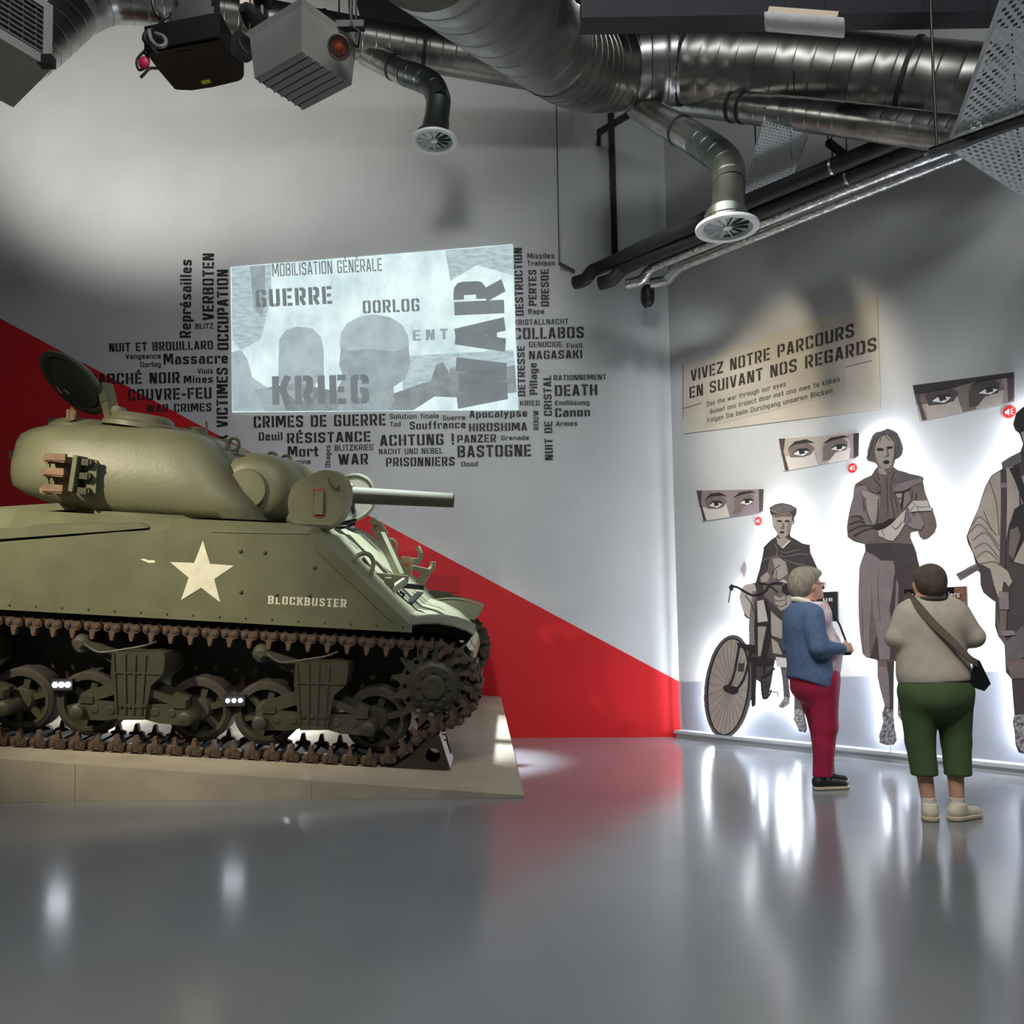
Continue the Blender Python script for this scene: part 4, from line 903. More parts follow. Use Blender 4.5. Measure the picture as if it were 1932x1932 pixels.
for a in ([(480, 855), (560, 870), (660, 850), (760, 825)], [(470, 905), (540, 930), (640, 915), (760, 890), (880, 900)], [(530, 960), (640, 1010), (760, 1040), (980, 1085)], [(205, 1000), (260, 970), (320, 940)], [(420, 930), (440, 830), (400, 740)]): bline(bt_, 'cape_fold', a, Z2, T_MG, 1.4, 2)
bpatch(bt_, 'coat', [(330, 940), (430, 900), (540, 990), (600, 1120), (600, 1300), (560, 1500), (490, 1720), (350, 1600), (240, 1500), (230, 1300), (300, 1120)], Z2, T_MD, 1); bpatch(bt_, 'coat_light', [(370, 960), (460, 950), (560, 1000), (590, 1180), (480, 1260), (380, 1240), (400, 1100)], Z2, T_LT, 2)
bpatch(bt_, 'coat_light', [(190, 1230), (290, 1150), (330, 1210), (300, 1290), (200, 1310)], Z2, T_LT, 2); bpatch(bt_, 'bag', [(390, 1490), (480, 1530), (560, 1480), (655, 1500), (650, 1590), (560, 1690), (490, 1720), (410, 1620)], Z2, T_LT, 3)
for a in ([(400, 1560), (460, 1575), (540, 1560)], [(420, 1630), (490, 1660), (560, 1620)], [(350, 1200), (400, 1110), (480, 1050)], [(600, 1300), (560, 1480), (570, 1640)], [(430, 1130), (420, 1240), (470, 1330)]): bline(bt_, 'line_work', a, Z2, T_DK, 1.2, 4)
bpatch(bt_, 'glove', [(510, 1340), (600, 1330), (700, 1430), (690, 1470), (580, 1500), (500, 1430)], Z2, T_BLK, 4); bpatch(bt_, 'hand', [(470, 1290), (530, 1260), (600, 1310), (520, 1340)], Z2, T_PL, 5)
bpatch(bt_, 'headlamp', [(400, 800), (420, 765), (460, 748), (500, 760), (510, 850), (480, 960), (455, 985), (420, 940), (395, 860)], Z5, T_PL, 2, curve=3); bline(bt_, 'steerer', [(500, 800), (490, 900), (475, 1040), (480, 1180)], Z5, T_MG, 10, 3); bline(bt_, 'steerer_edge', [(510, 800), (500, 900), (505, 1040), (515, 1260)], Z5, T_BLK, 2, 4)
for a, w_ in (([(330, 765), (380, 775), (450, 815), (500, 828), (570, 800), (610, 750), (700, 745), (770, 775)], 4), ([(330, 780), (322, 830), (315, 880)], 2), ([(430, 830), (470, 880), (490, 940)], 1.5), ([(520, 740), (600, 760), (660, 810)], 2.5), ([(510, 1035), (590, 1035)], 5), ([(570, 870), (600, 1000), (570, 1150), (545, 1290)], 5), ([(610, 1090), (570, 1270), (560, 1400)], 3), ([(540, 1405), (590, 1380), (640, 1340)], 4), ([(545, 1430), (550, 1530), (570, 1555), (600, 1530), (615, 1490)], 3), ([(565, 1430), (600, 1500), (655, 1510), (660, 1540)], 2), ([(485, 1270), (490, 1420), (487, 1600)], 8)): bline(bt_, 'bicycle_tube', a, Z5, T_BLK, w_, 5)
bpatch(bt_, 'grip', [(316, 770), (335, 750), (352, 760), (345, 795), (325, 800)], Z5, T_BLK, 6, so=SO - .002); bpatch(bt_, 'frame_light', [(515, 870), (560, 860), (590, 1010), (520, 1020)], Z5, T_PL, 2); bpatch(bt_, 'frame_light', [(520, 1045), (580, 1045), (540, 1250), (520, 1260)], Z5, T_LT, 2); bpatch(bt_, 'chain_guard', [(460, 1262), (630, 1275), (640, 1300), (600, 1320), (470, 1318)], Z5, T_BLK, 4)
bpatch(bt_, 'shorts_light', [(610, 940), (690, 1010), (700, 1140), (615, 1110)], Z5, T_LT, 2); bpatch(bt_, 'shorts_light', [(615, 1130), (660, 1160), (690, 1245), (625, 1235)], Z5, T_LT, 2); bpatch(bt_, 'skirt_light', [(690, 1010), (715, 1130), (750, 1150), (725, 1010)], Z5, T_MG, 2)
bpatch(bt_, 'sock', [(680, 1340), (725, 1340), (745, 1530), (705, 1540), (690, 1420)], Z5, T_GR, 2); bpatch(bt_, 'sock', [(770, 1445), (840, 1450), (828, 1620), (778, 1620)], Z5, T_GR, 2); bpatch(bt_, 'knee', [(645, 1260), (720, 1270), (722, 1335), (650, 1330)], Z5, T_WH, 2)
T_LEO = mat('print_lace_boot', (206, 200, 198), .6, var=.9, scale=60, rgb2=(40, 36, 40)); bpatch(bt_, 'boot', [(775, 1625), (828, 1620), (856, 1760), (845, 1785), (815, 1780), (775, 1700)], Z5, T_LEO, 2); bpatch(bt_, 'boot', [(705, 1540), (742, 1540), (738, 1588), (690, 1615), (665, 1607)], Z5, T_LEO, 2)
bpatch(bt_, 'sticker', [(430, 590), (442, 640), (425, 715), (400, 655)], Z5, T_MG, 1, so=.004)
light_strip(bt_, boy); light_strip(bt_, wh)
# ---- woman
wo = [Z4(p) for p in [(600, 130), (660, 150), (730, 190), (775, 280), (810, 400), (800, 470), (770, 520), (710, 550), (690, 610), (680, 650), (735, 690), (800, 705), (900, 740), (1040, 770), (1090, 795), (1080, 850), (1110, 1000), (1160, 1130), (1180, 1190), (1225, 1215), (1215, 1245), (1250, 1340), (1270, 1450), (1240, 1540), (1150, 1620), (1090, 1640), (1040, 1600), (1010, 1520), (920, 1540), (910, 1600), (960, 1720), (1010, 1850)]] + [Z5w(p) for p in [(650, 50), (690, 200), (730, 380), (740, 500), (735, 700), (725, 900), (720, 1080), (640, 1100), (620, 1180), (640, 1380), (660, 1540), (645, 1690), (580, 1690), (540, 1650), (500, 1590), (500, 1480), (515, 1370), (500, 1250), (497, 1110), (470, 1100), (465, 1350), (465, 1550), (470, 1700), (488, 1820), (460, 1860), (400, 1865), (335, 1840), (330, 1780), (365, 1660), (360, 1560), (380, 1510), (340, 1350), (318, 1240), (315, 1100), (300, 1085), (215, 1065), (180, 1030), (155, 850), (145, 700), (142, 500), (150, 250), (170, 180), (205, 90), (200, 40)]] + [Z4(p) for p in [(300, 1700), (150, 1660), (65, 1600), (55, 1470), (70, 1350), (100, 1200), (140, 1050), (150, 930), (170, 880), (280, 810), (390, 760), (430, 690), (470, 640), (440, 600), (340, 570), (320, 540), (335, 420), (365, 320), (400, 230), (450, 180), (540, 165)]]
wt = figure('woman_figure', 'cut-out drawing of a bobbed woman in coat and scarf holding small books', 'wall figure', wo, T_MD, 'backlit drawn figures on the wall')
bpatch(wt, 'face', [(432, 380), (470, 310), (520, 230), (600, 225), (680, 300), (708, 350), (712, 470), (682, 600), (620, 655), (540, 662), (485, 620), (445, 500)], Z4, T_LT, 2, curve=2); bpatch(wt, 'hair_light', [(365, 420), (380, 300), (450, 190), (600, 140), (720, 200), (780, 330), (800, 420), (770, 510), (720, 530), (700, 320), (600, 215), (500, 250), (430, 390), (420, 560), (340, 555), (335, 470)], Z4, T_GR, 1)
for a in ([(430, 390), (460, 300), (540, 200)], [(500, 320), (520, 250), (570, 200)], [(560, 220), (640, 300)], [(620, 210), (690, 310)], [(640, 180), (740, 290), (760, 400)], [(380, 440), (400, 330), (440, 250)], [(350, 520), (370, 430)], [(700, 380), (720, 470), (700, 540)], [(740, 380), (770, 460)]): bline(wt, 'hair_strand', a, Z4, T_DK, 1.3, 3)
bpatch(wt, 'face_shade', [(590, 380), (640, 370), (640, 400), (605, 430), (635, 500), (600, 525), (550, 515), (600, 490)], Z4, T_MD, 3); bpatch(wt, 'face_shade', [(690, 330), (712, 350), (712, 480), (680, 600), (660, 620), (690, 480)], Z4, T_GR, 3)
for e in ([(448, 410), (500, 392), (552, 405), (550, 430), (480, 435)], [(595, 380), (650, 372), (682, 385), (670, 402), (610, 410)], [(540, 585), (580, 555), (635, 575), (620, 605), (575, 615)]): bpatch(wt, 'eye', e, Z4, T_BLK, 4)
bpatch(wt, 'neck', [(475, 660), (540, 670), (680, 650), (690, 700), (580, 760), (500, 740)], Z4, T_LT, 2); bpatch(wt, 'neck_shade', [(560, 680), (680, 655), (690, 700), (600, 750)], Z4, T_MD, 3)
bpatch(wt, 'coat_front', [(170, 930), (300, 900), (480, 1000), (520, 1080), (480, 1280), (440, 1430), (330, 1440), (250, 1300), (150, 1350), (100, 1300), (140, 1080)], Z4, T_MG, 1); bpatch(wt, 'coat_front', [(260, 960), (400, 1010), (500, 1060), (470, 1300), (420, 1430), (340, 1320), (290, 1150)], Z4, T_LT, 2)
bpatch(wt, 'collar', [(170, 880), (400, 770), (510, 920), (510, 990), (420, 980), (300, 890)], Z4, T_MD, 3); bpatch(wt, 'collar', [(690, 980), (720, 900), (900, 830), (1060, 800), (1080, 850), (900, 930), (830, 980)], Z4, T_MG, 3); bpatch(wt, 'collar', [(720, 720), (1000, 770), (1040, 800), (800, 850), (700, 880)], Z4, T_GR, 2)
bpatch(wt, 'scarf', [(430, 700), (520, 760), (620, 760), (735, 700), (720, 790), (640, 900), (730, 1180), (745, 1350), (660, 1360), (610, 1290), (550, 1280), (530, 1080), (520, 900), (420, 790)], Z4, T_MD, 4)
for a in ([(400, 740), (450, 850), (520, 920)], [(430, 700), (500, 830)], [(590, 800), (600, 1000), (610, 1280)], [(640, 900), (660, 1100), (700, 1350)], [(680, 1000), (740, 1200)], [(700, 720), (650, 830)], [(300, 1060), (310, 1200), (380, 1400)], [(270, 1040), (290, 1250)], [(110, 1330), (200, 1310), (280, 1360)], [(90, 1430), (200, 1380), (300, 1400)], [(80, 1520), (250, 1440), (420, 1450)], [(140, 1580), (300, 1500), (430, 1470)], [(480, 1080), (470, 1300), (470, 1410)], [(940, 980), (930, 1080)], [(1000, 1000), (980, 1100)], [(330, 930), (420, 1000), (510, 1000)], [(700, 985), (800, 985), (920, 940)]): bline(wt, 'fold_line', a, Z4, T_DK, 1.6, 6)
bpatch(wt, 'vest_gap', [(700, 1000), (830, 990), (800, 1250), (780, 1170)], Z4, T_BLK, 3); bpatch(wt, 'lapel', [(715, 1010), (805, 1005), (780, 1160)], Z4, T_LT, 4); bpatch(wt, 'coat_front', [(830, 1010), (900, 985), (920, 1100), (820, 1230)], Z4, T_MG, 3); bpatch(wt, 'button', [(752, 1075), (768, 1062), (782, 1078), (768, 1098)], Z4, T_BLK, 5)
bpatch(wt, 'belt', [(420, 1430), (560, 1400), (620, 1350), (760, 1340), (700, 1420), (480, 1500), (430, 1490)], Z4, T_BLK, 4); bpatch(wt, 'hand', [(480, 1510), (560, 1490), (660, 1420), (800, 1270), (850, 1230), (870, 1280), (840, 1420), (760, 1560), (680, 1650), (610, 1640), (540, 1600), (490, 1590)], Z4, T_PL, 6)
bpatch(wt, 'hand', [(820, 1400), (850, 1240), (900, 1220), (960, 1330), (1000, 1260), (1040, 1290), (1100, 1420), (1060, 1500), (940, 1480), (860, 1430)], Z4, T_MG, 7); bpatch(wt, 'book', [(880, 1190), (950, 1110), (1140, 1105), (1165, 1180), (1215, 1240), (1000, 1250), (920, 1260)], Z4, T_PL, 8)
for a in ([(950, 1125), (1010, 1190), (1180, 1185)], [(1010, 1190), (1020, 1245)], [(820, 1400), (850, 1330), (850, 1260)], [(870, 1420), (890, 1340), (880, 1260)], [(910, 1400), (920, 1330)], [(530, 1500), (560, 1590)], [(670, 1440), (720, 1490), (800, 1390)], [(920, 1240), (960, 1180)]): bline(wt, 'line_work', a, Z4, T_DK, 1.1, 9)
bpatch(wt, 'skirt_dark', [(205, 30), (430, 20), (640, 30), (690, 200), (735, 400), (735, 700), (720, 1080), (330, 1085), (250, 1070), (300, 900), (480, 300), (470, 180), (350, 180), (290, 130), (205, 90)], Z5w, T_DK, 1); bpatch(wt, 'skirt_light', [(170, 190), (205, 95), (290, 135), (350, 182), (455, 182), (475, 240), (455, 450), (425, 640), (440, 800), (430, 1085), (335, 1085), (320, 900), (280, 680), (260, 380), (262, 600), (245, 850), (250, 1070), (190, 1045), (158, 850), (148, 500), (152, 260)], Z5w, T_MG, 3); bpatch(wt, 'skirt_light', [(490, 350), (510, 400), (500, 700), (545, 1080), (490, 1080), (470, 700)], Z5w, T_MG, 3)
for a in ([(330, 250), (320, 450), (340, 700), (330, 720)], [(180, 600), (185, 1020)], [(430, 640), (440, 720), (470, 780)]): bline(wt, 'fold_line', a, Z5w, T_MD, 2, 4)
bpatch(wt, 'stocking', [(320, 1150), (400, 1150), (420, 1250), (430, 1520), (380, 1510), (340, 1350)], Z5w, T_MG, 3); bpatch(wt, 'stocking_dark', [(400, 1100), (468, 1100), (462, 1540), (430, 1530), (422, 1240)], Z5w, T_DK, 2)
T_BT = mat('print_shiny_boot', (88, 82, 88), .5, var=.9, scale=40, rgb2=(196, 192, 196)); bpatch(wt, 'boot', [(375, 1515), (460, 1550), (470, 1700), (486, 1820), (455, 1855), (400, 1860), (338, 1835), (333, 1780), (366, 1660)], Z5w, T_BT, 4); bpatch(wt, 'boot', [(505, 1400), (560, 1380), (640, 1500), (640, 1685), (585, 1685), (545, 1645), (505, 1585)], Z5w, T_BT, 4)
light_strip(wt, wo)
mb = MB(); a = B(1680, 1407, SO); b = V3((a.x, a.y, .085)); mb.cyl(a, b, .006); mb.build('support_rod', M_ledge, wt)
# ---- soldier
so_ = [(1911, 800), (1917, 779), (1932, 766), (1952, 760), (1974, 768), (1990, 790), (1990, 812), (1978, 822), (1974, 848), (1985, 860), (2006, 872), (2030, 890), (2046, 930), (2056, 985), (2062, 1040), (2050, 1090), (2034, 1130), (2022, 1180), (2020, 1250), (2014, 1330), (2012, 1400), (2014, 1440), (1980, 1446), (1972, 1400), (1974, 1300), (1962, 1262), (1952, 1300), (1948, 1390), (1946, 1416), (1934, 1423), (1922, 1420), (1916, 1405), (1914, 1379), (1910.6, 1362), (1914, 1351), (1911.7, 1322.6), (1908.5, 1281), (1897.6, 1268), (1896.5, 1246), (1895, 1216), (1883.5, 1201), (1877, 1181), (1878, 1136), (1868, 1129), (1855, 1118), (1850, 1105), (1848.7, 1081), (1844, 1077), (1812, 1096), (1802, 1083), (1840, 1063), (1836, 1046), (1826, 1025), (1823, 1012), (1832, 990), (1845, 960), (1858, 920), (1870, 897), (1891, 884), (1889, 873), (1905, 862), (1925, 852), (1930, 838), (1923, 818), (1915, 812)]
st_ = figure('soldier_figure', 'cut-out drawing of a helmeted soldier with a slung gun, only half in view', 'wall figure', so_, T_DK, 'backlit drawn figures on the wall')
bpatch(st_, 'helmet', [(1912, 800), (1918, 780), (1934, 767), (1954, 762), (1974, 770), (1988, 792), (1986, 810), (1950, 806), (1925, 815)], ID, T_BLK, 1)
bpatch(st_, 'face', [(1926, 816), (1950, 808), (1978, 816), (1972, 845), (1950, 860), (1934, 845)], ID, T_LT, 2); bpatch(st_, 'smock', [(1872, 898), (1892, 886), (1912, 878), (1916, 930), (1890, 1060), (1872, 1075), (1846, 1062), (1836, 1042), (1826, 1012), (1846, 960), (1860, 920)], ID, T_LT, 2); bpatch(st_, 'smock', [(1898, 885), (1922, 900), (1924, 990), (1900, 985)], ID, T_LT, 1)
for a in ([(1836, 990), (1850, 975), (1880, 1010)], [(1830, 1005), (1850, 990), (1885, 1030)], [(1835, 1020), (1860, 1005), (1886, 1040)], [(1838, 1035), (1860, 1025), (1884, 1052)], [(1842, 1052), (1862, 1040), (1884, 1058)], [(1866, 905), (1880, 950), (1885, 1010)], [(1856, 965), (1870, 1000)], [(1850, 1064), (1872, 1060), (1888, 1064)]): bline(st_, 'fold_line', a, ID, T_MD, 2.2, 3)
bpatch(st_, 'hood', [(1890, 874), (1906, 862), (1926, 852), (1928, 872), (1904, 882), (1894, 884)], ID, T_GR, 3); bpatch(st_, 'pack_strap', [(1904, 884), (1920, 878), (1940, 940), (1934, 960), (1916, 910)], ID, T_BLK, 4)
bline(st_, 'gun_sling', [(1893, 885), (1894, 940), (1893, 1000), (1891, 1080), (1892, 1100)], ID, T_DK, 11, 5); bpatch(st_, 'sling_patch', [(1889, 911), (1899, 911), (1899, 920), (1889, 920)], ID, T_MG, 6)
bpatch(st_, 'webbing', [(1902, 1000), (1914, 960), (1932, 950), (1932, 1060), (1906, 1060)], ID, T_BLK, 2); bpatch(st_, 'pouch', [(1906, 1000), (1920, 994), (1926, 1010), (1912, 1056), (1903, 1045)], ID, T_MD, 6); bpatch(st_, 'pouch', [(1912, 1060), (1932, 1020), (1950, 1020), (1950, 1070)], ID, T_LT, 6); bpatch(st_, 'tunic', [(1920, 900), (1960, 890), (2000, 900), (2000, 1000), (1935, 1000)], ID, T_LT, 1)
bpatch(st_, 'hand', [(1868, 1072), (1886, 1066), (1902, 1078), (1910, 1098), (1904, 1108), (1894, 1096), (1890, 1120), (1884, 1128), (1876, 1105)], ID, T_LT, 7); bpatch(st_, 'gun_stock', [(1803, 1083), (1842, 1063), (1848, 1074), (1813, 1095)], ID, T_MG, 3)
for q in range(3): bline(st_, 'stock_groove', [(1806 + q * 2.5, 1085 + q * 3), (1846, 1066 + q * 3)], ID, T_DK, 1, 5)
bpatch(st_, 'gun_body', [(1884, 1115), (1903, 1118), (1904, 1150), (1886, 1150)], ID, T_MG, 8); bpatch(st_, 'gun_barrel', [(1886, 1152), (1900, 1152), (1898, 1196), (1887, 1200)], ID, T_MD, 8); bpatch(st_, 'gun_sight', [(1888, 1190), (1914, 1190), (1916, 1198), (1890, 1200)], ID, T_MG, 9)
bpatch(st_, 'trouser_light', [(1878, 1140), (1886, 1180), (1900, 1210), (1930, 1180), (1945, 1230), (1900, 1262), (1897, 1220), (1884, 1200)], ID, T_GR, 3); bpatch(st_, 'boot', [(1912, 1350), (1945, 1345), (1946, 1412), (1932, 1421), (1918, 1405)], ID, T_BT, 4); bpatch(st_, 'gaiter', [(1898, 1250), (1945, 1240), (1950, 1280), (1910, 1280)], ID, T_MD, 4)
light_strip(st_, so_)
# ---- title sign
sgq = [(1287, 690), (1655, 560), (1662, 772), (1292, 818)]
sp0 = [B(x, y, .006) for x, y in sgq]; sc_ = sum(sp0, V3((0, 0, 0))) / 4
mb = MB(); mb.slab([sp0], NB * .004); sign = mb.build('title_sign', mat('warm_beam_sheet', (198, 190, 174), .6, var=.04, scale=4)); tag(sign, 'tilted title sign in the cream tint of its spotlight, lettered VIVEZ NOTRE PARCOURS above the drawn eyes', 'sign')  # sheet and cream tint stand in for the warm beam on the wall
mb = MB(); mb.slab([[B(x, y, .0115) for x, y in ((1330, 750), (1594, 676), (1595, 742), (1330, 806))]], NB * .001); mb.build('caption_strip', mat('grey_sign_strip', (186, 178, 163), .6), sign)
M_sgt = mat('brown_sign_ink', (64, 58, 48), .6); M_sgt2 = mat('dark_sign_ink', (52, 44, 40), .6)
for txt, x0, y0, x1, y1, hh, t_, g_, m_ in (('VIVEZ NOTRE PARCOURS', 1303.4, 719.8, 1611.6, 634.5, .128, .16, .05, M_sgt), ('EN SUIVANT NOS REGARDS', 1301, 751.8, 1654, 661.2, .128, .16, .05, M_sgt), ('See the war through our eyes', 1333.4, 767, 1482.6, 728.7, .053, .13, 0, M_sgt2), ('Beleef ons traject door met ons mee te kijken', 1340, 781.4, 1584.3, 719.8, .053, .13, 0, M_sgt2), ('Folgen Sie beim Durchgang unseren Blicken', 1335, 797.7, 1570.5, 741.4, .053, .13, 0, M_sgt2)):
    mb = MB(); a = B(x0, y0, .014); b = B(x1, y1, .014); d = (b - a).normalized(); up = d.cross(NB).normalized() * -hh
    if up.z < 0: up = -up
    W_ = text_width(txt, t_, g_, .13); x_ = 0
    for wd_ in txt.split(' '):
        ww = text_width(wd_, t_, g_, .13); mb = MB(); letter(mb, wd_, a.lerp(b, x_ / W_), a.lerp(b, (x_ + ww) / W_), up, t=t_, g=g_); mb.build('sign_lettering', m_, sign); x_ += ww + .26 + glyph(' ', t_, g_)[0]
for a in ([(1288.5, 689), (1288.5, 789)], [(1290, 770.5), (1323, 760.5)], [(1595, 692.5), (1646, 680)]): bline(sign, 'rule', a, ID, M_sgt, .8, 1, .0115, 0)
# ---- eye strips
def quadmap(q):
    return lambda s: tuple((1 - s[1]) * ((1 - s[0]) * q[0][i] + s[0] * q[1][i]) + s[1] * ((1 - s[0]) * q[3][i] + s[0] * q[2][i]) for i in (0, 1))
EYES = [([(1313.7, 925.6), (1440.7, 922.9), (1439.4, 966), (1323.6, 983.4)], 'small drawn strip of eyes above the bicycle boy', T_MG, .95), ([(1469, 828), (1621, 817), (1620, 863.5), (1477, 889)], 'drawn strip of pale-skinned eyes with arched brows beside the scarfed woman', T_LT, 1), ([(1722, 727), (1913, 702), (1913, 757), (1735, 795)], 'largest drawn strip of eyes, shaded dark, beside the soldier helmet', T_MD, 1)]
for i, (q, lab, bm0, _) in enumerate(EYES):
    f = quadmap(q); P = [B(x, y, .012) for x, y in q]; mb = MB(); mb.slab([P], NB * -.008); e = mb.build('eye_picture', bm0); tag(e, lab, 'picture', 'drawn eye strips on the wall')
    ep = lambda n, pts, m, k: bpatch(e, n, pts, f, m, k, .011, 0)
    lt = T_PL if i < 2 else T_LT
    ep('cheek', [(.0, .55), (.3, .6), (.42, .5), (.46, 1), (.0, 1)], lt, 1); ep('cheek', [(.62, .62), (.9, .55), (.93, 1), (.6, 1)], lt if i != 0 else T_MG, 1)
    ep('eye_shadow', [(.1, .35), (.2, .15), (.36, .2), (.44, .4), (.38, .62), (.28, .66), (.12, .62)], T_MD if i < 2 else T_DK, 2); ep('eye_shadow', [(.53, .9), (.54, .4), (.62, .2), (.78, .12), (.86, .3), (.84, .62), (.7, .66), (.62, .9)], T_MD if i < 2 else T_DK, 2)
    ep('brow', [(.1, .32), (.2, .12), (.34, .08), (.44, .22), (.34, .2), (.2, .22)], T_BLK, 3); ep('brow', [(.54, .3), (.64, .1), (.8, .05), (.88, .12), (.76, .15), (.64, .22)], T_BLK, 3)
    for cx in (.26, .74):
        ep('eye_white', [(cx - .1, .52), (cx - .02, .40), (cx + .1, .50), (cx + .02, .62)], T_WH, 4); ep('iris', [(cx - .03, .40), (cx + .04, .40), (cx + .05, .54), (cx - .02, .56)], T_BLK, 5); ep('lash', [(cx - .12, .52), (cx - .03, .36), (cx + .08, .38), (cx + .12, .5), (cx + .04, .43), (cx - .03, .42)], T_BLK, 6)
    ep('hair', [(.0, 0), (.08, 0), (.04, .4), (.08, 1), (.03, 1)], T_DK, 3); ep('hair', [(.93, 0), (1, 0), (1, .9), (.94, 1)], T_DK if i != 1 else T_BLK, 3); ep('temple', [(.86, 0), (.93, 0), (.94, 1), (.88, 1), (.9, .5)], T_MG, 2)
    if i == 2: ep('helmet_rim', [(0, 0), (1, 0), (1, .16), (.6, .12), (.3, .22), (0, .25)], T_BLK, 7)
# ---- audio icons
for (u, v, r), lab in (((1430.5, 983, .043), 'small red round loudspeaker sign under the eyes above the bicycle boy'), ((1608, 883, .046), 'red round loudspeaker sign beside the head of the scarfed woman'), ((1904, 777, .052), 'red round loudspeaker sign beside the soldier helmet')):
    c = B(u, v, .012); mb = MB(); mb.lathe(c - NB * .012, NB, [(0, r), (.010, r), (.012, r * .97)], 32); o = mb.build('audio_sign', M_red_ic); tag(o, lab, 'sign', 'red loudspeaker signs')
    q = lambda x, y: c + DB * x * r + Z * y * r + NB * .0015
    mb = MB(); mb.slab([[q(-.6, -.2), q(-.4, -.2), q(.0, -.55), q(.0, .55), q(-.4, .2), q(-.6, .2)]], NB * .001)
    for a0 in (-.5, 0, .5): mb.slab([[q(.2, a0 * .5 - .06), q(.62, a0 - .06), q(.62, a0 + .06), q(.2, a0 * .5 + .06)]], NB * .001)
    mb.build('loudspeaker_symbol', T_WH, o)
# ---- dark name panels between the figures
for q, lab, words in (([(1503, 1119), (1580, 1116), (1581, 1172), (1503, 1174)], 'small black name panel beside the boy figure, behind the visitor in blue', [('ue', 1553, 1135, 1571, 1134.5, 9)]), ([(1706, 1112), (1824, 1106), (1824, 1166), (1706, 1170)], 'black name panel lettered in white behind the visitor in green trousers', [('Mathil', 1715, 1131, 1750, 1130, 10.5), ('iers', 1790, 1127.5, 1810.5, 1126.5, 10.5)])):
    mb = MB(); mb.slab([[B(x, y, .19) for x, y in q]], NB * -.02); o = mb.build('name_panel', mat('black_glossy_panel', (20, 20, 22), .25)); tag(o, lab, 'panel', 'black name panels')
    for w_ in words: mb = MB(); px_letter(mb, *w_, B, .193, t=.15, g=0); mb.build('panel_text', T_WH, o)
    mb = MB(); c = sum((B(x, y, 0) for x, y in q), V3((0, 0, 0))) / 4; mb.bar(c + NB * .145, c + NB * .17, .06, .06); mb.build('fixing_block', M_black, o)
    if len(words) > 1:
        mb = MB(); mb.slab([[B(x, y, .1915) for x, y in ((1800, 1108.5), (1823, 1107.5), (1823, 1165), (1800, 1166))]], NB * .001); mb.build('brown_photo', mat('brown_print', (150, 104, 82), .5, var=.4, scale=12), o)
# ================================================================== ceiling services
M_zincd = mat('dull_galvanised_duct', (160, 158, 150), 0.33, 1.0, var=0.22, scale=2.2, bump=0.04, bscale=8)
M_gask = mat('black_rubber_gasket', (24, 24, 24), .6)
M_spir = mat('grey_green_duct', (112, 120, 116), .38, .9, var=.15, scale=5)
M_diff = mat('white_diffuser_paint', (214, 216, 214), .45)
M_unit = mat('grey_heater_casing', (150, 148, 142), .5, .25, var=.05, scale=5)
M_tray = mat('perforated_tray_steel', (186, 192, 194), .5, .15)
M_foil = mat('foil_pipe_wrap', (206, 206, 208), .24, 1.0, bump=0.9, bscale=26, scale=12, var=.1)
M_pipe = mat('black_pipe_foam', (34, 33, 36), .6, bump=.05, bscale=20)
M_strut = mat('black_steel_channel', (24, 23, 23), .5, .3)
def atZ(u, v, z): return hit(u, v, (0, 0, z), Z)
def ribbed(path, r, pitch, n=30, sub=7, groove=.990, ridge=1.006):
    P = smooth_path(path, sub); d = 0; Q = [P[0]]; radii = [r]
    nxt = pitch * .5
    for a, b in zip(P, P[1:]):
        L = (b - a).length
        while d + L >= nxt:
            t = (nxt - d) / L; c = a.lerp(b, max(min(t, 1), 0)); u = (b - a) / L
            Q += [c - u * .012, c - u * .005, c, c + u * .007]; radii += [r, r * groove, r * ridge, r]; nxt += pitch
        d += L
        Q.append(b); radii.append(r)
    K = [0]
    for i in range(1, len(Q)):
        if (Q[i] - Q[K[-1]]).length > .002 and (Q[i] - Q[K[-1]]).dot(P[-1] - P[0]) > -1: K.append(i)
    return MB().tube([Q[i] for i in K], r, n, radii=[radii[i] for i in K])
def band(p, d, r, w=.05): return MB().lathe(V3(p) - V3(d).normalized() * w / 2, d, [(0, r * .98), (.0, r * 1.03), (w, r * 1.03), (w, r * .98)], 30)
def rod(mb, p, r=.006): return mb.cyl(p, V3((p.x, p.y, HT + .02)), r, n=6)
# ---- large duct with elbow
bp = [(800, -140, 4.0), (943, 3, 5.5), (1040, 90, 6.9), (1105, 126, 7.55), (1180, 128, 7.8), (1290, 118, 7.75), (1580, 146, 7.25), (1880, 178, 6.75)]
BPp = [atY(*p) for p in bp]
big = thing('ventilation_duct', BPp[4], 'largest silvery round ventilation duct bending under the dark ceiling', 'duct', 'silvery ventilation ducts')
ribbed(BPp[:3], .355, .42).build('straight_section', M_zincd, big)
ribbed([BPp[2], BPp[3], BPp[4]], .362, .16, sub=9, groove=.985, ridge=1.01).build('elbow', M_zincd, big)
ribbed([BPp[4], BPp[5]], .352, .15).build('tee_section', M_zinc, big)
ribbed([BPp[5], BPp[6], BPp[7]], .345, .165).build('straight_section', M_zincd, big)
for q in ((BPp[5], BPp[6], .03), (BPp[5], BPp[6], .0), (BPp[6], BPp[7], .45)): band(q[0].lerp(q[1], q[2] + .01), q[1] - q[0], .35, .035).build('gasket', M_gask, big)
for q in (BPp[1], BPp[6]): k = MB(); rod(k, q + V3((0, 0, .33)), .01); k.build('hanger_rod', M_strut, big)
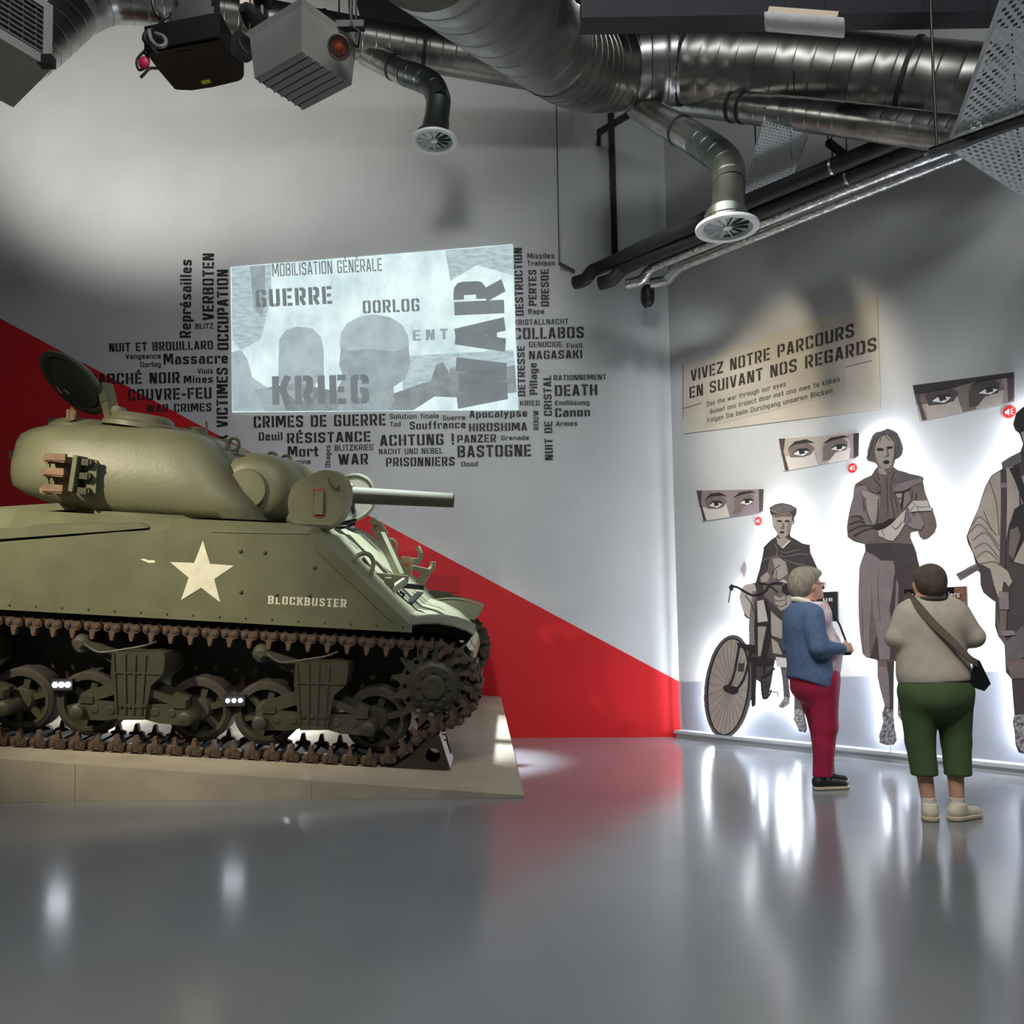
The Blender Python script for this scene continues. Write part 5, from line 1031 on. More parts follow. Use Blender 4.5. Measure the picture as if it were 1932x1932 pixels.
# ---- middle duct along the back wall, turning down on the left
mp_ = [(-20, 140, 7.6), (60, 98, 7.9), (150, 20, 8.2), (215, -2, 8.35), (330, 8, 8.5), (640, 66, 8.9), (930, 118, 9.15), (1110, 150, 9.3)]
MP = [atY(*p) for p in mp_]; midd = thing('ventilation_duct', MP[4], 'slim silvery duct running along the back wall behind the projector and heater', 'duct', 'silvery ventilation ducts')
ribbed(MP[:3], .215, .15).build('straight_section', M_zinc, midd); ribbed(MP[2:4] + [MP[4]], .22, .16, groove=.975).build('elbow', M_zinc, midd); ribbed(MP[4:], .205, .14).build('straight_section', M_zincd, midd)
for t in (.08, .55, .9): band(MP[4].lerp(MP[5], t), MP[5] - MP[4], .207, .04).build('gasket', M_gask, midd)
band(MP[5].lerp(MP[6], .55), MP[6] - MP[5], .207, .04).build('gasket', M_gask, midd)
k = MB(); rod(k, MP[5] + V3((0, 0, .19)), .008); k.build('hanger_rod', M_strut, midd)
# ---- small duct below the large one
SP_ = [atY(*p) for p in ((1180, 178, 8.45), (1260, 186, 8.1), (1500, 214, 7.1), (1810, 254, 6.1))]; smd = thing('ventilation_duct', SP_[1], 'narrow silvery duct running just below the largest duct', 'duct', 'silvery ventilation ducts')
ribbed(SP_, .13, .14).build('straight_section', M_zinc, smd)
for t in (.56, .64): band(SP_[1].lerp(SP_[2], t), SP_[2] - SP_[1], .131, .03).build('gasket', M_gask, smd)
k = MB(); rod(k, SP_[2] + V3((0, .0, .12))); k.build('hanger_rod', M_strut, smd)
# ---- branch ducts with round diffusers
def branch(label, path, Ys, r, dc, Yd, R, top):
    P = [atY(u, v, y) for (u, v), y in zip(path, Ys)]
    t = thing('branch_duct', P[-1], label, 'duct', 'branch ducts with round diffusers')
    n = len(P)
    ribbed(P[:2], r, .14).build('straight_section', M_zinc, t); ribbed(P[1:n - 1], r * 1.02, .17, groove=.975).build('elbow', M_spir, t)
    c = atY(*dc, Yd); d = (P[-1] - P[-2]).normalized()
    k = MB(); k.tube([P[-2], P[-2].lerp(c, .45), P[-2].lerp(c, .5), P[-2].lerp(c, .75), c + V3((0, 0, .07)), c + V3((0, 0, .01))], r, 28, radii=[r, r, r * 1.06, r * 1.12, R * .72, R * .74]); k.build('collar', M_spir, t)
    band(P[0].lerp(P[1], .72), P[1] - P[0], r * 1.02, .03).build('gasket', M_gask, t)
    k = MB(); k.lathe(c, (0, 0, -1), [(-.02, R * .72), (-.012, R * .98), (0, R), (.012, R * .985), (.012, R * .80), (-.012, R * .72), (-.03, R * .70)], 44, False, False); g = k.build('diffuser_ring', M_diff, t)
    for j in range(12):
        a = 2 * math.pi * j / 12; a2 = a + .40; k = MB(); p0 = c + V3((.03 * math.cos(a), .03 * math.sin(a), -.005)); p1 = c + V3((R * .70 * math.cos(a), R * .70 * math.sin(a), -.008)); p2 = c + V3((R * .70 * math.cos(a2), R * .70 * math.sin(a2), .045))
        k.slab([[p0, p1, p2]], (0, 0, .003)); k.build('swirl_blade', M_diff, g)
    k = MB(); k.lathe(c, (0, 0, -1), [(-.02, .04), (.006, .035), (.010, .01)], 16); k.build('hub', M_diff, g)
    k = MB(); k.lathe(c + V3((0, 0, .06)), (0, 0, 1), [(0, R * .71), (.01, R * .71)], 32); k.build('dark_throat', M_hole, g)
    return t
branch('silvery branch duct ending in a white swirl diffuser beside the louvred heater', [(690, 100), (765, 138), (812, 158), (828, 190), (822, 232)], [9.0, 8.8, 8.7, 8.65, 8.65], .125, (819, 266), 8.65, .24, None)
branch('larger branch duct ending in a white swirl diffuser in front of the pipes', [(1205, 200), (1320, 268), (1368, 305), (1376, 350), (1372, 390)], [8.0, 7.2, 6.85, 6.7, 6.6], .125, (1372, 430), 6.55, .242, None)
# ---- projector
zp_ = 4.79; A1, B1, C1, D1 = (1010, 350), (1540, 250), (1710, 530), (1225, 625); f5 = zz(0, 0, 3.715)
Pb = [atZ(*f5(p), zp_) for p in (A1, B1, (1640, 430), C1, (1690, 560), (1500, 605), (1340, 630), D1, (1110, 490))]
pj = thing('projector', sum(Pb, V3((0, 0, 0))) / len(Pb), 'black projector hanging from the ceiling with loose cables beside the louvred heater', 'projector')
k = MB(); k.slab([Pb], (0, 0, .15)); k.build('body', mat('black_projector_plastic', (20, 20, 22), .38), pj)
cP = sum(Pb, V3((0, 0, 0))) / len(Pb); inn = [cP + (p - cP) * .93 + V3((0, 0, -.012)) for p in Pb]
k = MB(); k.slab([inn], (0, 0, .02)); k.build('bottom_cover', mat('black_projector_cover', (15, 15, 16), .3), pj)
k = MB(); pm = atZ(*f5((1350, 190)), zp_ + .16); k.box(pm + V3((0, .1, .06)), (.26, .2, .14)); k.box(pm + V3((0, .12, 2.0)), (.2, .16, 3.9)); k.build('ceiling_mount', M_black, pj)
k = MB(); k.lathe(atZ(*f5((1650, 300)), zp_ + .06), (.5, .7, 0), [(0, .075), (.10, .07), (.12, .05)], 24); k.build('lens', M_gask, pj)
k = MB(); k.slab([[atZ(*f5(p), zp_ - .016) for p in ((1405, 568), (1465, 556), (1480, 580), (1420, 592))]], (0, 0, .002)); k.build('yellow_sticker', mat('yellow_sticker', (206, 190, 60), .5), pj)
k = MB()
for j in range(4): k.slab([[atZ(*f5(p), zp_ - .018) for p in ((1240 + 24 * j, 372 - 4 * j), (1256 + 24 * j, 369 - 4 * j), (1256 + 24 * j, 376 - 4 * j), (1240 + 24 * j, 379 - 4 * j))]], (0, 0, .002))
k.build('embossed_marks', mat('grey_emboss', (60, 60, 62), .4), pj)
k = MB(); k.slab([[atZ(*f5(p), zp_ + .03) - V3((0, .004, 0)) for p in ((1190, 305), (1275, 290), (1275, 312), (1190, 330))]], (0, -.004, .0)); k.build('connector_panel', mat('dark_grey_panel', (52, 50, 48), .5), pj)
def cable(pts, Y, r, m, name='cable'):
    k = MB(); k.tube(smooth_path([atY(*f5(p), Y + dy) for *p, dy in pts], 6), r, 8); return k.build(name, m, pj)
cable([(1150, 200, 0), (1110, 180, 0), (1180, 110, 0), (1230, 70, .1), (1240, 0, .2), (1240, -120, .3)], 5.3, .009, M_black); cable([(1060, -80, 0), (1075, 40, 0), (1110, 120, 0), (1160, 180, .1), (1230, 170, .2)], 5.3, .012, M_black)
cable([(1150, 220, 0), (1050, 215, -.05), (1010, 270, -.1), (1060, 330, -.1), (1110, 370, 0)], 5.2, .014, M_black); cable([(1045, 215, -.1), (1060, 280, -.12), (1110, 325, -.14), (1160, 310, -.12), (1150, 260, -.1), (1090, 235, -.08)], 5.15, .012, mat('grey_cable', (120, 112, 108), .5))
cable([(1020, 350, 0), (960, 420, -.05), (975, 490, -.06), (1030, 460, -.05), (1040, 410, 0), (1010, 370, 0)], 5.2, .008, M_black); cable([(1100, 480, 0), (1050, 480, -.05), (1010, 520, -.06), (985, 545, -.06)], 5.2, .009, M_black)
k = MB(); k.ball(atY(*f5((1010, 440)), 5.14), (.035, .02, .04)); k.build('pink_plug', mat('pink_plastic', (214, 46, 84), .4), pj)
k = MB(); k.ball(atY(*f5((1455, 135)), 5.2), .012); k.build('status_led', glow('blue_status_led', (120, 150, 255), 6), pj)
# ---- louvred heater
f6 = zz(440, 0, 3.715)
def louvred():
    zb = 4.45; N_, R_, F_, L_ = [atZ(*f6(p), zb) for p in ((480, 360), (830, 595), (495, 770), (150, 550))]; c = (N_ + R_ + F_ + L_) / 4
    t = thing('unit_heater', c, 'grey louvred heater box with angled slats hung between projector and red lamp', 'heater', 'grey ceiling heaters')
    hgt = .245; up = V3((0, 0, hgt)); T_ = [c + (p - c) * 1.10 + up for p in (N_, R_, F_, L_)]
    k = MB(); bt2 = [N_, R_, F_, L_]
    for i in range(4): j = (i + 1) % 4; k.hexa([bt2[i], bt2[j], c + (bt2[j] - c) * .96, c + (bt2[i] - c) * .96], [T_[i], T_[j], c + (T_[j] - c) * .96, c + (T_[i] - c) * .96])
    k.build('casing', M_unit, t)
    k = MB(); k.hexa([p + V3((0, 0, 0)) for p in T_], [p + V3((0, 0, .03)) for p in [c + (q - c) * 1.04 for q in T_]]); k.build('top_flange', M_unit, t)
    k = MB(); k.slab([[c + (p - c) * .95 + V3((0, 0, .09)) for p in bt2]], (0, 0, .004)); k.build('dark_interior', M_hole, t)
    for i in range(7):
        s = (i + .5) / 7; a = N_.lerp(R_, s); b = L_.lerp(F_, s); e = (R_ - N_).normalized()
        k = MB(); w_ = (R_ - N_).length / 7 * .40; lo_, hi_ = V3((0, 0, -.012)), V3((0, 0, .010)); tk = V3((0, 0, .004)); k.hexa([a - e * w_ * .5 + hi_, b - e * w_ * .5 + hi_, b + e * w_ * .5 + lo_, a + e * w_ * .5 + lo_], [q + tk for q in (a - e * w_ * .5 + hi_, b - e * w_ * .5 + hi_, b + e * w_ * .5 + lo_, a + e * w_ * .5 + lo_)]); k.build('slat', mat('pale_grey_slat', (206, 206, 202), .5), t)
    for q in (T_[1], T_[3]): k = MB(); rod(k, q + V3((0, 0, .02))); k.build('hanger_rod', M_strut, t)
    return t
louvred()
# ---- grilled heater, top left
def grilled():
    zb = 4.13; a = atZ(98, 130, zb); dA_ = (atZ(0, 72, zb) - a).normalized(); bk = (atZ(75, 153, zb) - a); t = thing('unit_heater', a, 'grey heater box with a dark square-mesh grille and a bent drain pipe', 'heater', 'grey ceiling heaters')
    W_ = 1.0; H_ = .34; q = [a, a + dA_ * W_, a + dA_ * W_ + bk.normalized() * .5, a + bk.normalized() * .5]; bkn = bk.normalized()
    k = MB(); k.hexa([p + bkn * .03 for p in q[:2]] + q[2:], [p + bkn * .03 + V3((0, 0, H_)) for p in q[:2]] + [p + V3((0, 0, H_)) for p in q[2:]]); k.build('casing', M_unit, t)
    k = MB(); k.slab([[a - bkn * .0, a + dA_ * W_, a + dA_ * W_ + V3((0, 0, H_)), a + V3((0, 0, H_))], [a + dA_ * .05 + V3((0, 0, .05)), a + dA_ * (W_ - .05) + V3((0, 0, .05)), a + dA_ * (W_ - .05) + V3((0, 0, H_ - .04)), a + dA_ * .05 + V3((0, 0, H_ - .04))]], bkn * .03); fr = k.build('grille_frame', M_unit, t)
    k = MB(); k.slab([[a + bkn * .025 + dA_ * .04 + V3((0, 0, .04)), a + bkn * .025 + dA_ * (W_ - .04) + V3((0, 0, .04)), a + bkn * .025 + dA_ * (W_ - .04) + V3((0, 0, H_ - .03)), a + bkn * .025 + dA_ * .04 + V3((0, 0, H_ - .03))]], bkn * .003); k.build('dark_interior', M_hole, fr)
    k = MB()
    for i in range(9): z_ = .05 + (H_ - .09) * (i + .5) / 9; k.bar(a + dA_ * .05 + V3((0, 0, z_)) + bkn * .008, a + dA_ * (W_ - .05) + V3((0, 0, z_)) + bkn * .008, .006, .007)
    for i in range(13): x_ = .05 + .9 * (i + .5) / 13; k.bar(a + dA_ * x_ + V3((0, 0, .05)) + bkn * .014, a + dA_ * x_ + V3((0, 0, H_ - .04)) + bkn * .014, .006, .006, (1, 0, 0))
    k.build('grille_mesh', mat('grey_grille_wire', (120, 118, 114), .5, .3), fr)
    k = MB(); k.box(a + V3((0, 0, .02)) + dA_ * .03 - bkn * .004, (.07, .05, .05)); k.build('black_corner_cap', M_black, t)
    k = MB(); p = a + dA_ * .46 + bkn * .08; k.tube([p, p + V3((.0, 0, -.22)), p + V3((-.02, 0, -.245)), p + V3((-.12, 0, -.25))], .016, 10); k.torus(p + V3((0, 0, -.205)), (0, 0, 1), .018, .006); k.build('drain_pipe', mat('grey_drain_pipe', (118, 112, 104), .5), t)
    for s_ in (.15, .8): k = MB(); rod(k, a + dA_ * s_ + bkn * .2 + V3((0, 0, H_))); k.build('hanger_rod', M_strut, t)
grilled()
# ---- spot lamp with reddish glass
sc = atY(640, 89, 4.75); dl = (V3((-.15, -.75, -.55))).normalized(); sl_ = thing('spot_lamp', sc, 'round spotlight with reddish glass in front of the louvred heater', 'lamp')
k = MB(); k.lathe(sc - dl * .16, dl, [(0, .03), (.02, .05), (.09, .058), (.15, .068), (.165, .068), (.165, .06), (.155, .058)], 28, True, False); k.build('lamp_housing', M_spir, sl_)
k = MB(); k.lathe(sc - dl * .004, dl, [(0, .056), (.003, .05), (.006, .02)], 28); k.build('red_glass', mat('red_lamp_glass', (206, 116, 98), .25, var=.2, scale=40), sl_)
k = MB(); k.torus(sc + dl * .002, dl, .060, .008, 28, 8)
for j in range(24): a = 2 * math.pi * j / 24; u_ = dl.orthogonal().normalized(); v_ = dl.cross(u_); k.cyl(sc + (u_ * math.cos(a) + v_ * math.sin(a)) * .036 + dl * .004, sc + (u_ * math.cos(a) + v_ * math.sin(a)) * .058 + dl * .004, .002, n=5)
k.build('reflector_rim', mat('grey_lamp_rim', (120, 108, 104), .45, .4), sl_)
k = MB(); k.lathe(sc + dl * .004, dl, [(0, .02), (.008, .016), (.01, .004)], 16); k.build('bulb_face', mat('pale_red_bulb', (222, 96, 80), .3), sl_)
k = MB(); b0 = sc - dl * .1; k.tube([b0 + V3((.07, 0, 0)), b0 + V3((.08, .02, .10)), b0 + V3((.03, .06, .16)), b0 + V3((.02, .08, .3))], .012, 8); k.cyl(b0 + V3((.02, .08, .28)), V3((b0.x + .02, b0.y + .08, HT + .02)), .014, n=8); k.box(b0 + V3((.02, .08, .18)), (.16, .05, .04)); k.build('lamp_bracket', M_strut, sl_)
# second small spotlight by the projector, seen from behind
s2 = atY(485, 45, 5.0); t2 = thing('spot_lamp', s2, 'small dark spotlight on a rod between projector and louvred heater', 'lamp')
k = MB(); k.lathe(s2, (.35, .8, -.2), [(-.12, .035), (-.05, .06), (.08, .066), (.1, .06)], 20); k.build('lamp_housing', M_strut, t2); k = MB(); k.cyl(s2 + V3((.03, 0, .02)), V3((s2.x + .03, s2.y, HT + .02)), .02, n=10); k.box(s2 + V3((.03, 0, .18)), (.1, .08, .12)); k.build('lamp_rod', M_strut, t2); k = MB(); k.box(s2 + V3((-.05, -.02, .14)), (.075, .06, .1)); k.build('junction_box', mat('beige_plastic', (176, 160, 138), .5), t2)
k = MB(); k.tube(smooth_path([s2 + V3(q) for q in ((-.08, 0, .05), (-.11, 0, -.1), (-.02, .02, -.2), (.1, .05, -.17), (.13, .05, 0))], 5), .007, 6); k.build('cable', M_black, t2)
# ---- light fitting
e0 = atY(1443, 40, 5.2); e1_ = atY(1593, 52, 5.05); dE = (e1_ - e0).normalized(); fE = V3((-dE.y, dE.x, 0)) * -1
lf = thing('light_fitting', (e0 + e1_) / 2, 'unlit clear-covered strip light fitting hanging under the dark ceiling beam', 'light')
k = MB(); rs = []
for s_ in (0, .015, .985, 1):
    kq = .9 if s_ in (0, 1) else 1.0; c = e0.lerp(e1_, s_); rs.append([c + fE * .075 * kq * math.cos(a) + V3((0, 0, -.068 * kq * math.sin(a) + .015)) for a in [math.pi * j / 14 for j in range(15)]])
k.rings(rs); k.build('clear_cover', mat('frosted_cover', (228, 226, 222), .25, var=.08, scale=10, stretch=(1, 8, 8)), lf)
k = MB(); k.bar(e0.lerp(e1_, .06) + V3((0, .02, .045)), e0.lerp(e1_, .93) + V3((0, .02, .045)), .11, .06); k.build('base_tray', mat('cream_metal', (206, 184, 156), .5), lf); k = MB(); rod(k, e0.lerp(e1_, .3) + V3((0, .02, .07))); k.build('hanger_rod', M_strut, lf); k = MB(); rod(k, e0.lerp(e1_, .8) + V3((0, .02, .07))); k.build('hanger_rod', M_strut, lf)
# ---- perforated cable trays
def tray(label, q, nx, ny, z, fl=.05, slot=(.62, .46)):
    P = [atZ(*p, z) for p in q]; c = sum(P, V3((0, 0, 0))) / 4; t = thing('cable_tray', c, label, 'cable tray', 'perforated cable trays')
    f = lambda s, r: P[0].lerp(P[1], s).lerp(P[3].lerp(P[2], s), r)
    k = MB(); sx, sy = slot
    for i in range(nx):
        off = 0 if i % 2 else .5
        for j in range(-1, ny + 1):
            y0, y1 = (j + off) / ny, (j + 1 + off) / ny
            if y0 < 0 or y1 > 1.0001:
                if y1 <= 0 or y0 >= 1: continue
                k.add([f(i / nx, max(y0, 0)), f((i + 1) / nx, max(y0, 0)), f((i + 1) / nx, min(y1, 1)), f(i / nx, min(y1, 1))], [(0, 1, 2, 3)]); continue
            x0, x1 = i / nx, (i + 1) / nx; ax_, bx_ = x0 + (x1 - x0) * (1 - sx) / 2, x1 - (x1 - x0) * (1 - sx) / 2; ay_, by_ = y0 + (y1 - y0) * (1 - sy) / 2, y1 - (y1 - y0) * (1 - sy) / 2
            k.add([f(x0, y0), f(x1, y0), f(x1, y1), f(x0, y1), f(ax_, ay_), f(bx_, ay_), f(bx_, by_), f(ax_, by_)], [(0, 1, 5, 4), (1, 2, 6, 5), (2, 3, 7, 6), (3, 0, 4, 7)])
    k.build('perforated_base', M_tray, t)
    for a, b in ((0, 1), (3, 2)): k = MB(); k.bar(P[a] + V3((0, 0, fl / 2)), P[b] + V3((0, 0, fl / 2)), .004, fl); k.build('side_flange', M_tray, t)
    for p in (P[0].lerp(P[1], .5).lerp(P[3].lerp(P[2], .5), .1), P[0].lerp(P[1], .5).lerp(P[3].lerp(P[2], .5), .9)): k = MB(); rod(k, p); k.build('hanger_rod', M_strut, t)
    return t
tray('widest perforated cable tray, above the dark steel channel', [(1925, -90), (1793, 277), (2030, 196), (2190, -190)], 40, 13, 4.47)
tray('perforated cable tray just below the dark steel channel', [(1800, 288), (2010, 424), (2120, 330), (1940, 232)], 26, 12, 4.42)
tray('small perforated cable tray sloping down behind the lower diffuser', [(1442, 228), (1398, 368), (1480, 372), (1528, 250)], 26, 14, 5.35, .03, (.5, .5))
# ---- channel under the trays, with its rod
k = MB(); a = atZ(1755, 291, 4.40); b = atZ(2040, 190, 4.40); k.bar(a, b, .045, .045); k.bar(a + V3((0, 0, .03)), b + V3((0, 0, .03)), .06, .008)
ch_ = thing('steel_channel', a, 'dark steel channel carrying two perforated cable trays', 'channel'); k.build('channel', M_strut, ch_)
k = MB(); p = atZ(1768, 287, 4.40); k.tube([p, p + V3((.0, 0, .5)), p + V3((.01, .01, 1.1)), V3((p.x + .05, p.y + .02, HT + .02))], .010, 8); k.build('hanger_rod', mat('brown_rod', (52, 46, 40), .4, .5), ch_)
# ---- pipes along the right wall
def pipe(name, label, pts, z, r, m, grp, clips=()):
    P = [atZ(u, v, zz_) for (u, v), zz_ in zip(pts, z)]; c = sum(P, V3((0, 0, 0))) / len(P); t = thing(name, c, label, 'pipe', grp)
    k = MB(); k.tube(smooth_path(P, 5), r, 18); k.build('pipe_run', m, t)
    for i, s_ in clips:
        q = P[i].lerp(P[i + 1], s_); k = MB(); d = (P[i + 1] - P[i]).normalized(); k.lathe(q - d * .012, d, [(0, r * 1.02), (0, r * 1.07), (.024, r * 1.07), (.024, r * 1.02)], 20); k.build('clip', M_zinc, t); k = MB(); rod(k, q + V3((0, 0, r)), .006); k.build('hanger_rod', M_strut, t)
    return t
pipe('insulated_pipe', 'upper black insulated pipe leading into the back wall corner', [(1084, 534), (1104, 527), (1118, 511), (1139, 502), (1317, 420), (1577, 312), (1712, 257)], [4.93, 4.94, 5.02, 5.06, 5.07, 5.07, 5.07], .070, M_pipe, 'black insulated pipes', ((4, .98),))
pipe('insulated_pipe', 'lower black insulated pipe beside the foil pipes', [(1132, 535), (1154, 528), (1169, 513), (1190, 500), (1317, 446), (1606, 330), (1738, 276)], [4.86, 4.87, 4.95, 4.98, 4.99, 4.99, 4.99], .070, M_pipe, 'black insulated pipes', ((4, .98),))
pipe('foil_pipe', 'upper foil-wrapped pipe under the black pipes', [(1182, 536), (1208, 529), (1222, 512), (1240, 500), (1317, 468), (1623, 345), (1806, 275)], [4.84, 4.85, 4.92, 4.94, 4.94, 4.94, 4.94], .054, M_foil, 'foil-wrapped pipes')
pipe('foil_pipe', 'lowest foil-wrapped pipe, nearest the figure wall', [(1228, 534), (1258, 528), (1272, 514), (1290, 500), (1334, 482), (1623, 365), (1816, 290)], [4.86, 4.86, 4.88, 4.89, 4.89, 4.89, 4.89], .054, M_foil, 'foil-wrapped pipes')
k = MB(); a = atZ(1562, 268, 5.25); b = atZ(1600, 298, 5.2); k.bar(a, b, .05, .05); hb = thing('pipe_hanger', a, 'short black bracket holding the black pipes below the narrow duct', 'bracket'); k.build('bracket', M_strut, hb); k = MB(); rod(k, a); k.build('hanger_rod', M_strut, hb)
k = MB(); c = A(1222, 558, .35); rs = [(-.125, .01), (-.115, .045), (-.085, .07), (-.05, .078), (.05, .078), (.085, .07), (.115, .045), (.125, .01)]; k.lathe(c, (0, -.1, 1), rs, 24); sp2 = thing('wall_speaker', c, 'small black capsule speaker below the pipe ends near the corner', 'speaker'); k.build('body', M_black, sp2); k = MB(); k.bar(c + NA * -.02, c - NA * .345, .03); k.build('wall_bracket', M_black, sp2)
# ---- upright strut, diagonal strut, thin rod and bracket on the back wall
k = MB(); a = A(1160, 482, .05); b = A(1150, 150, .05); k.bar(a, V3((a.x + (b.x - a.x) * 1.0, b.y, HT)), .07, .09, NA); us = thing('upright_strut', a, 'black slotted upright steel strut on the back wall near the corner', 'strut'); k.build('strut', M_strut, us)
for i in range(22): 
    q = a.lerp(V3((b.x, b.y, b.z)), i / 22); k = MB(); k.box(q + NA * .047 + DA * .022, (.010, .006, .03)); 
    if i % 4 == 0: k.build('slot', mat('grey_slot', (90, 88, 86), .5), us)
k = MB(); a = A(1130, 250, .25); b = A(1204, 206, 1.0); k.bar(a, b, .06, .05); k.bar(a + V3((0, 0, 0)), a - NA * .24, .05); ds = thing('diagonal_strut', a, 'short black diagonal strut below the duct elbow on the back wall', 'strut'); k.build('strut', M_strut, ds)
k = MB(); a = A(1055, 500, .12); b = A(1051, 210, .12); k.cyl(a, V3((b.x, b.y, HT)), .006, n=6); tr_ = thing('suspension_rod', a, 'thin dark rod with a small bracket on the back wall beside the projected picture', 'rod'); k.build('rod', M_strut, tr_); k = MB(); k.bar(A(1055, 497, .10), A(1084, 513, .02), .03, .03); k.build('bracket', mat('grey_bracket', (84, 84, 86), .4, .5), tr_)
# ================================================================== visitors
M_skin = mat('skin', (206, 158, 132), .55, var=.05, scale=14)
def person_part(prims, name, m, parent, base, R, res=.008, k=.03, angle=180):
    mb = sdf_mesh(prims, res, k); mb.v = [tuple(base + R @ V3(p)) for p in mb.v]
    return mb.build(name, m, parent, angle=angle)
def hand(pr, w, d, up, side, s=1.0, curl=.9):
    """five separate bent fingers; w wrist, d pointing direction, up = back of the hand, side = thumb side"""
    w = V3(w); d = V3(d).normalized(); up = V3(up); up = (up - d * up.dot(d)).normalized(); sd = V3(side); sd = (sd - d * sd.dot(d) - up * sd.dot(up)).normalized()
    T_ = lambda p: (p.x, p.y, p.z)
    for i, o in enumerate((.027, .009, -.009, -.026)):
        pr.append(('c', T_(w + d * .01 + sd * o * .6 * s), T_(w + d * .075 * s + sd * o * s), .014 * s, .0115 * s, .012))
    for i, (o, L) in enumerate(((.027, .066), (.009, .074), (-.009, .069), (-.026, .055))):
        b = w + d * .078 * s + sd * o * s; a1 = curl * .7; a2 = curl * 1.6
        m_ = b + (d * math.cos(a1) - up * math.sin(a1)) * L * .5 * s; e = m_ + (d * math.cos(a2) - up * math.sin(a2)) * L * .5 * s
        pr.append(('c', T_(b), T_(m_), .0098 * s, .009 * s, .003)); pr.append(('c', T_(m_), T_(e), .009 * s, .0075 * s, .003))
    b = w + d * .02 * s + sd * .024 * s; m_ = b + (d * .7 + sd * .6 - up * .3).normalized() * .042 * s; e = m_ + (d * .9 - up * .45 + sd * .05).normalized() * .032 * s
    pr.append(('c', T_(b), T_(m_), .013 * s, .011 * s, .008)); pr.append(('c', T_(m_), T_(e), .0108 * s, .0085 * s, .003))
    return pr
I3 = Matrix.Identity(3)
# ---- visitor in blue cardigan, seen from the side, looking to the right
b1 = onfloor(1555, 1485); b1.z = 0; R1 = Matrix.Rotation(math.radians(8), 3, 'Z')
w1 = thing('person', b1, 'person with short grey hair in blue cardigan and crimson trousers, standing side-on', 'person')
pr = [('e', (-.08, 0, 1.545), (.098, .078, .108)), ('e', (-.035, 0, 1.492), (.070, .060, .082)), ('c', (.030, 0, 1.545), (.052, 0, 1.508), .010, .014, .012), ('e', (.026, 0, 1.448), (.026, .03, .022), .02), ('c', (.038, -.014, 1.478), (.038, .014, 1.478), .009, .009, .006), ('c', (.036, -.012, 1.466), (.036, .012, 1.466), .009, .009, .006),
      ('e', (.036, .030, 1.530), (.010, .014, .010), -.01), ('e', (.036, -.030, 1.530), (.010, .014, .010), -.01), ('c', (.028, -.045, 1.545), (.036, -.015, 1.549), .008, .008, .006), ('c', (.028, .045, 1.545), (.036, .015, 1.549), .008, .008, .006), ('e', (-.07, -.078, 1.52), (.022, .010, .034), .005), ('e', (-.07, .078, 1.52), (.022, .010, .034), .005),
      ('c', (-.085, 0, 1.46), (-.115, 0, 1.34), .056, .062, .03), ('e', (-.10, 0, 1.2), (.12, .17, .2), .05), ('e', (-.02, 0, 1.0), (.15, .16, .2), .05), ('e', (-.06, 0, .86), (.14, .17, .16), .05)]
for s_ in (-1, 1):
    dx = .0 if s_ < 0 else .12
    pr += [('c', (-.06, s_ * .09, .84), (-.03 + dx * .5, s_ * .09, .46), .085, .055, .03), ('c', (-.03 + dx * .5, s_ * .09, .46), (-.075 + dx, s_ * .09, .09), .055, .036, .02), ('c', (-.08 + dx, s_ * .095, .06), (.03 + dx, s_ * .105, .045), .028, .022, .02),
           ('c', (-.12, s_ * .16, 1.31), (-.11, s_ * .22, 1.06), .048, .04, .03), ('c', (-.11, s_ * .22, 1.06), (.11, s_ * .15, 1.045), .038, .028, .02)]
pr = hand(pr, (.115, -.15, 1.045), (1, .25, .12), (0.1, -1, .3), (.0, .3, 1), 1.0, 1.0); pr = hand(pr, (.115, .15, 1.045), (1, -.35, .05), (0, 1, .4), (0, -.3, 1), 1.0, .9)
person_part(pr, 'body', M_skin, w1, b1, R1, .006, .03)
person_part([('e', (-.06, 0, 1.28), (.15, .19, .19)), ('e', (-.0, 0, 1.02), (.165, .19, .22)), ('e', (-.04, 0, .88), (.17, .20, .14)), ('h', (0, 0, -1), -.845), ('h', (0, 0, 1), 1.40)], 'patterned_shirt', mat('pale_patterned_shirt', (220, 208, 210), .8, var=.5, scale=14, rgb2=(176, 128, 140)), w1, b1, R1, .009, .05)
cg = [('e', (-.115, 0, 1.22), (.135, .205, .22)), ('e', (-.07, 0, 1.0), (.17, .215, .24)), ('e', (-.065, 0, .81), (.175, .232, .20)), ('h', (1, 0, .05), .055), ('h', (-.42, 0, -1), -.735), ('h', (0, 0, 1), 1.40)]
for s_ in (-1, 1): cg += [('c', (-.12, s_ * .165, 1.30), (-.12, s_ * .235, 1.055), .078, .064, .04), ('c', (-.12, s_ * .235, 1.055), (.09, s_ * .165, 1.045), .062, .043, .03)]
person_part(cg, 'cardigan', mat('blue_knit_cardigan', (84, 106, 140), .9, var=.1, scale=30, bump=.15, bscale=120), w1, b1, R1, .009, .05)
trs = [('e', (-.045, 0, .85), (.175, .20, .12)), ('e', (-.06, 0, .76), (.16, .205, .14))]
for s_ in (-1, 1):
    dx = .0 if s_ < 0 else .12
    trs += [('c', (-.035, s_ * .095, .80), (-.02 + dx * .5, s_ * .095, .47), .128, .088, .04), ('c', (-.02 + dx * .5, s_ * .095, .47), (-.06 + dx, s_ * .095, .10), .086, .070, .03)]
trs += [('h', (0, 0, -1), -.095), ('h', (0, 0, 1), .905)]
person_part(trs, 'trousers', mat('crimson_trousers', (166, 18, 62), .75, var=.12, scale=8, bump=.12, bscale=14), w1, b1, R1, .009, .03)
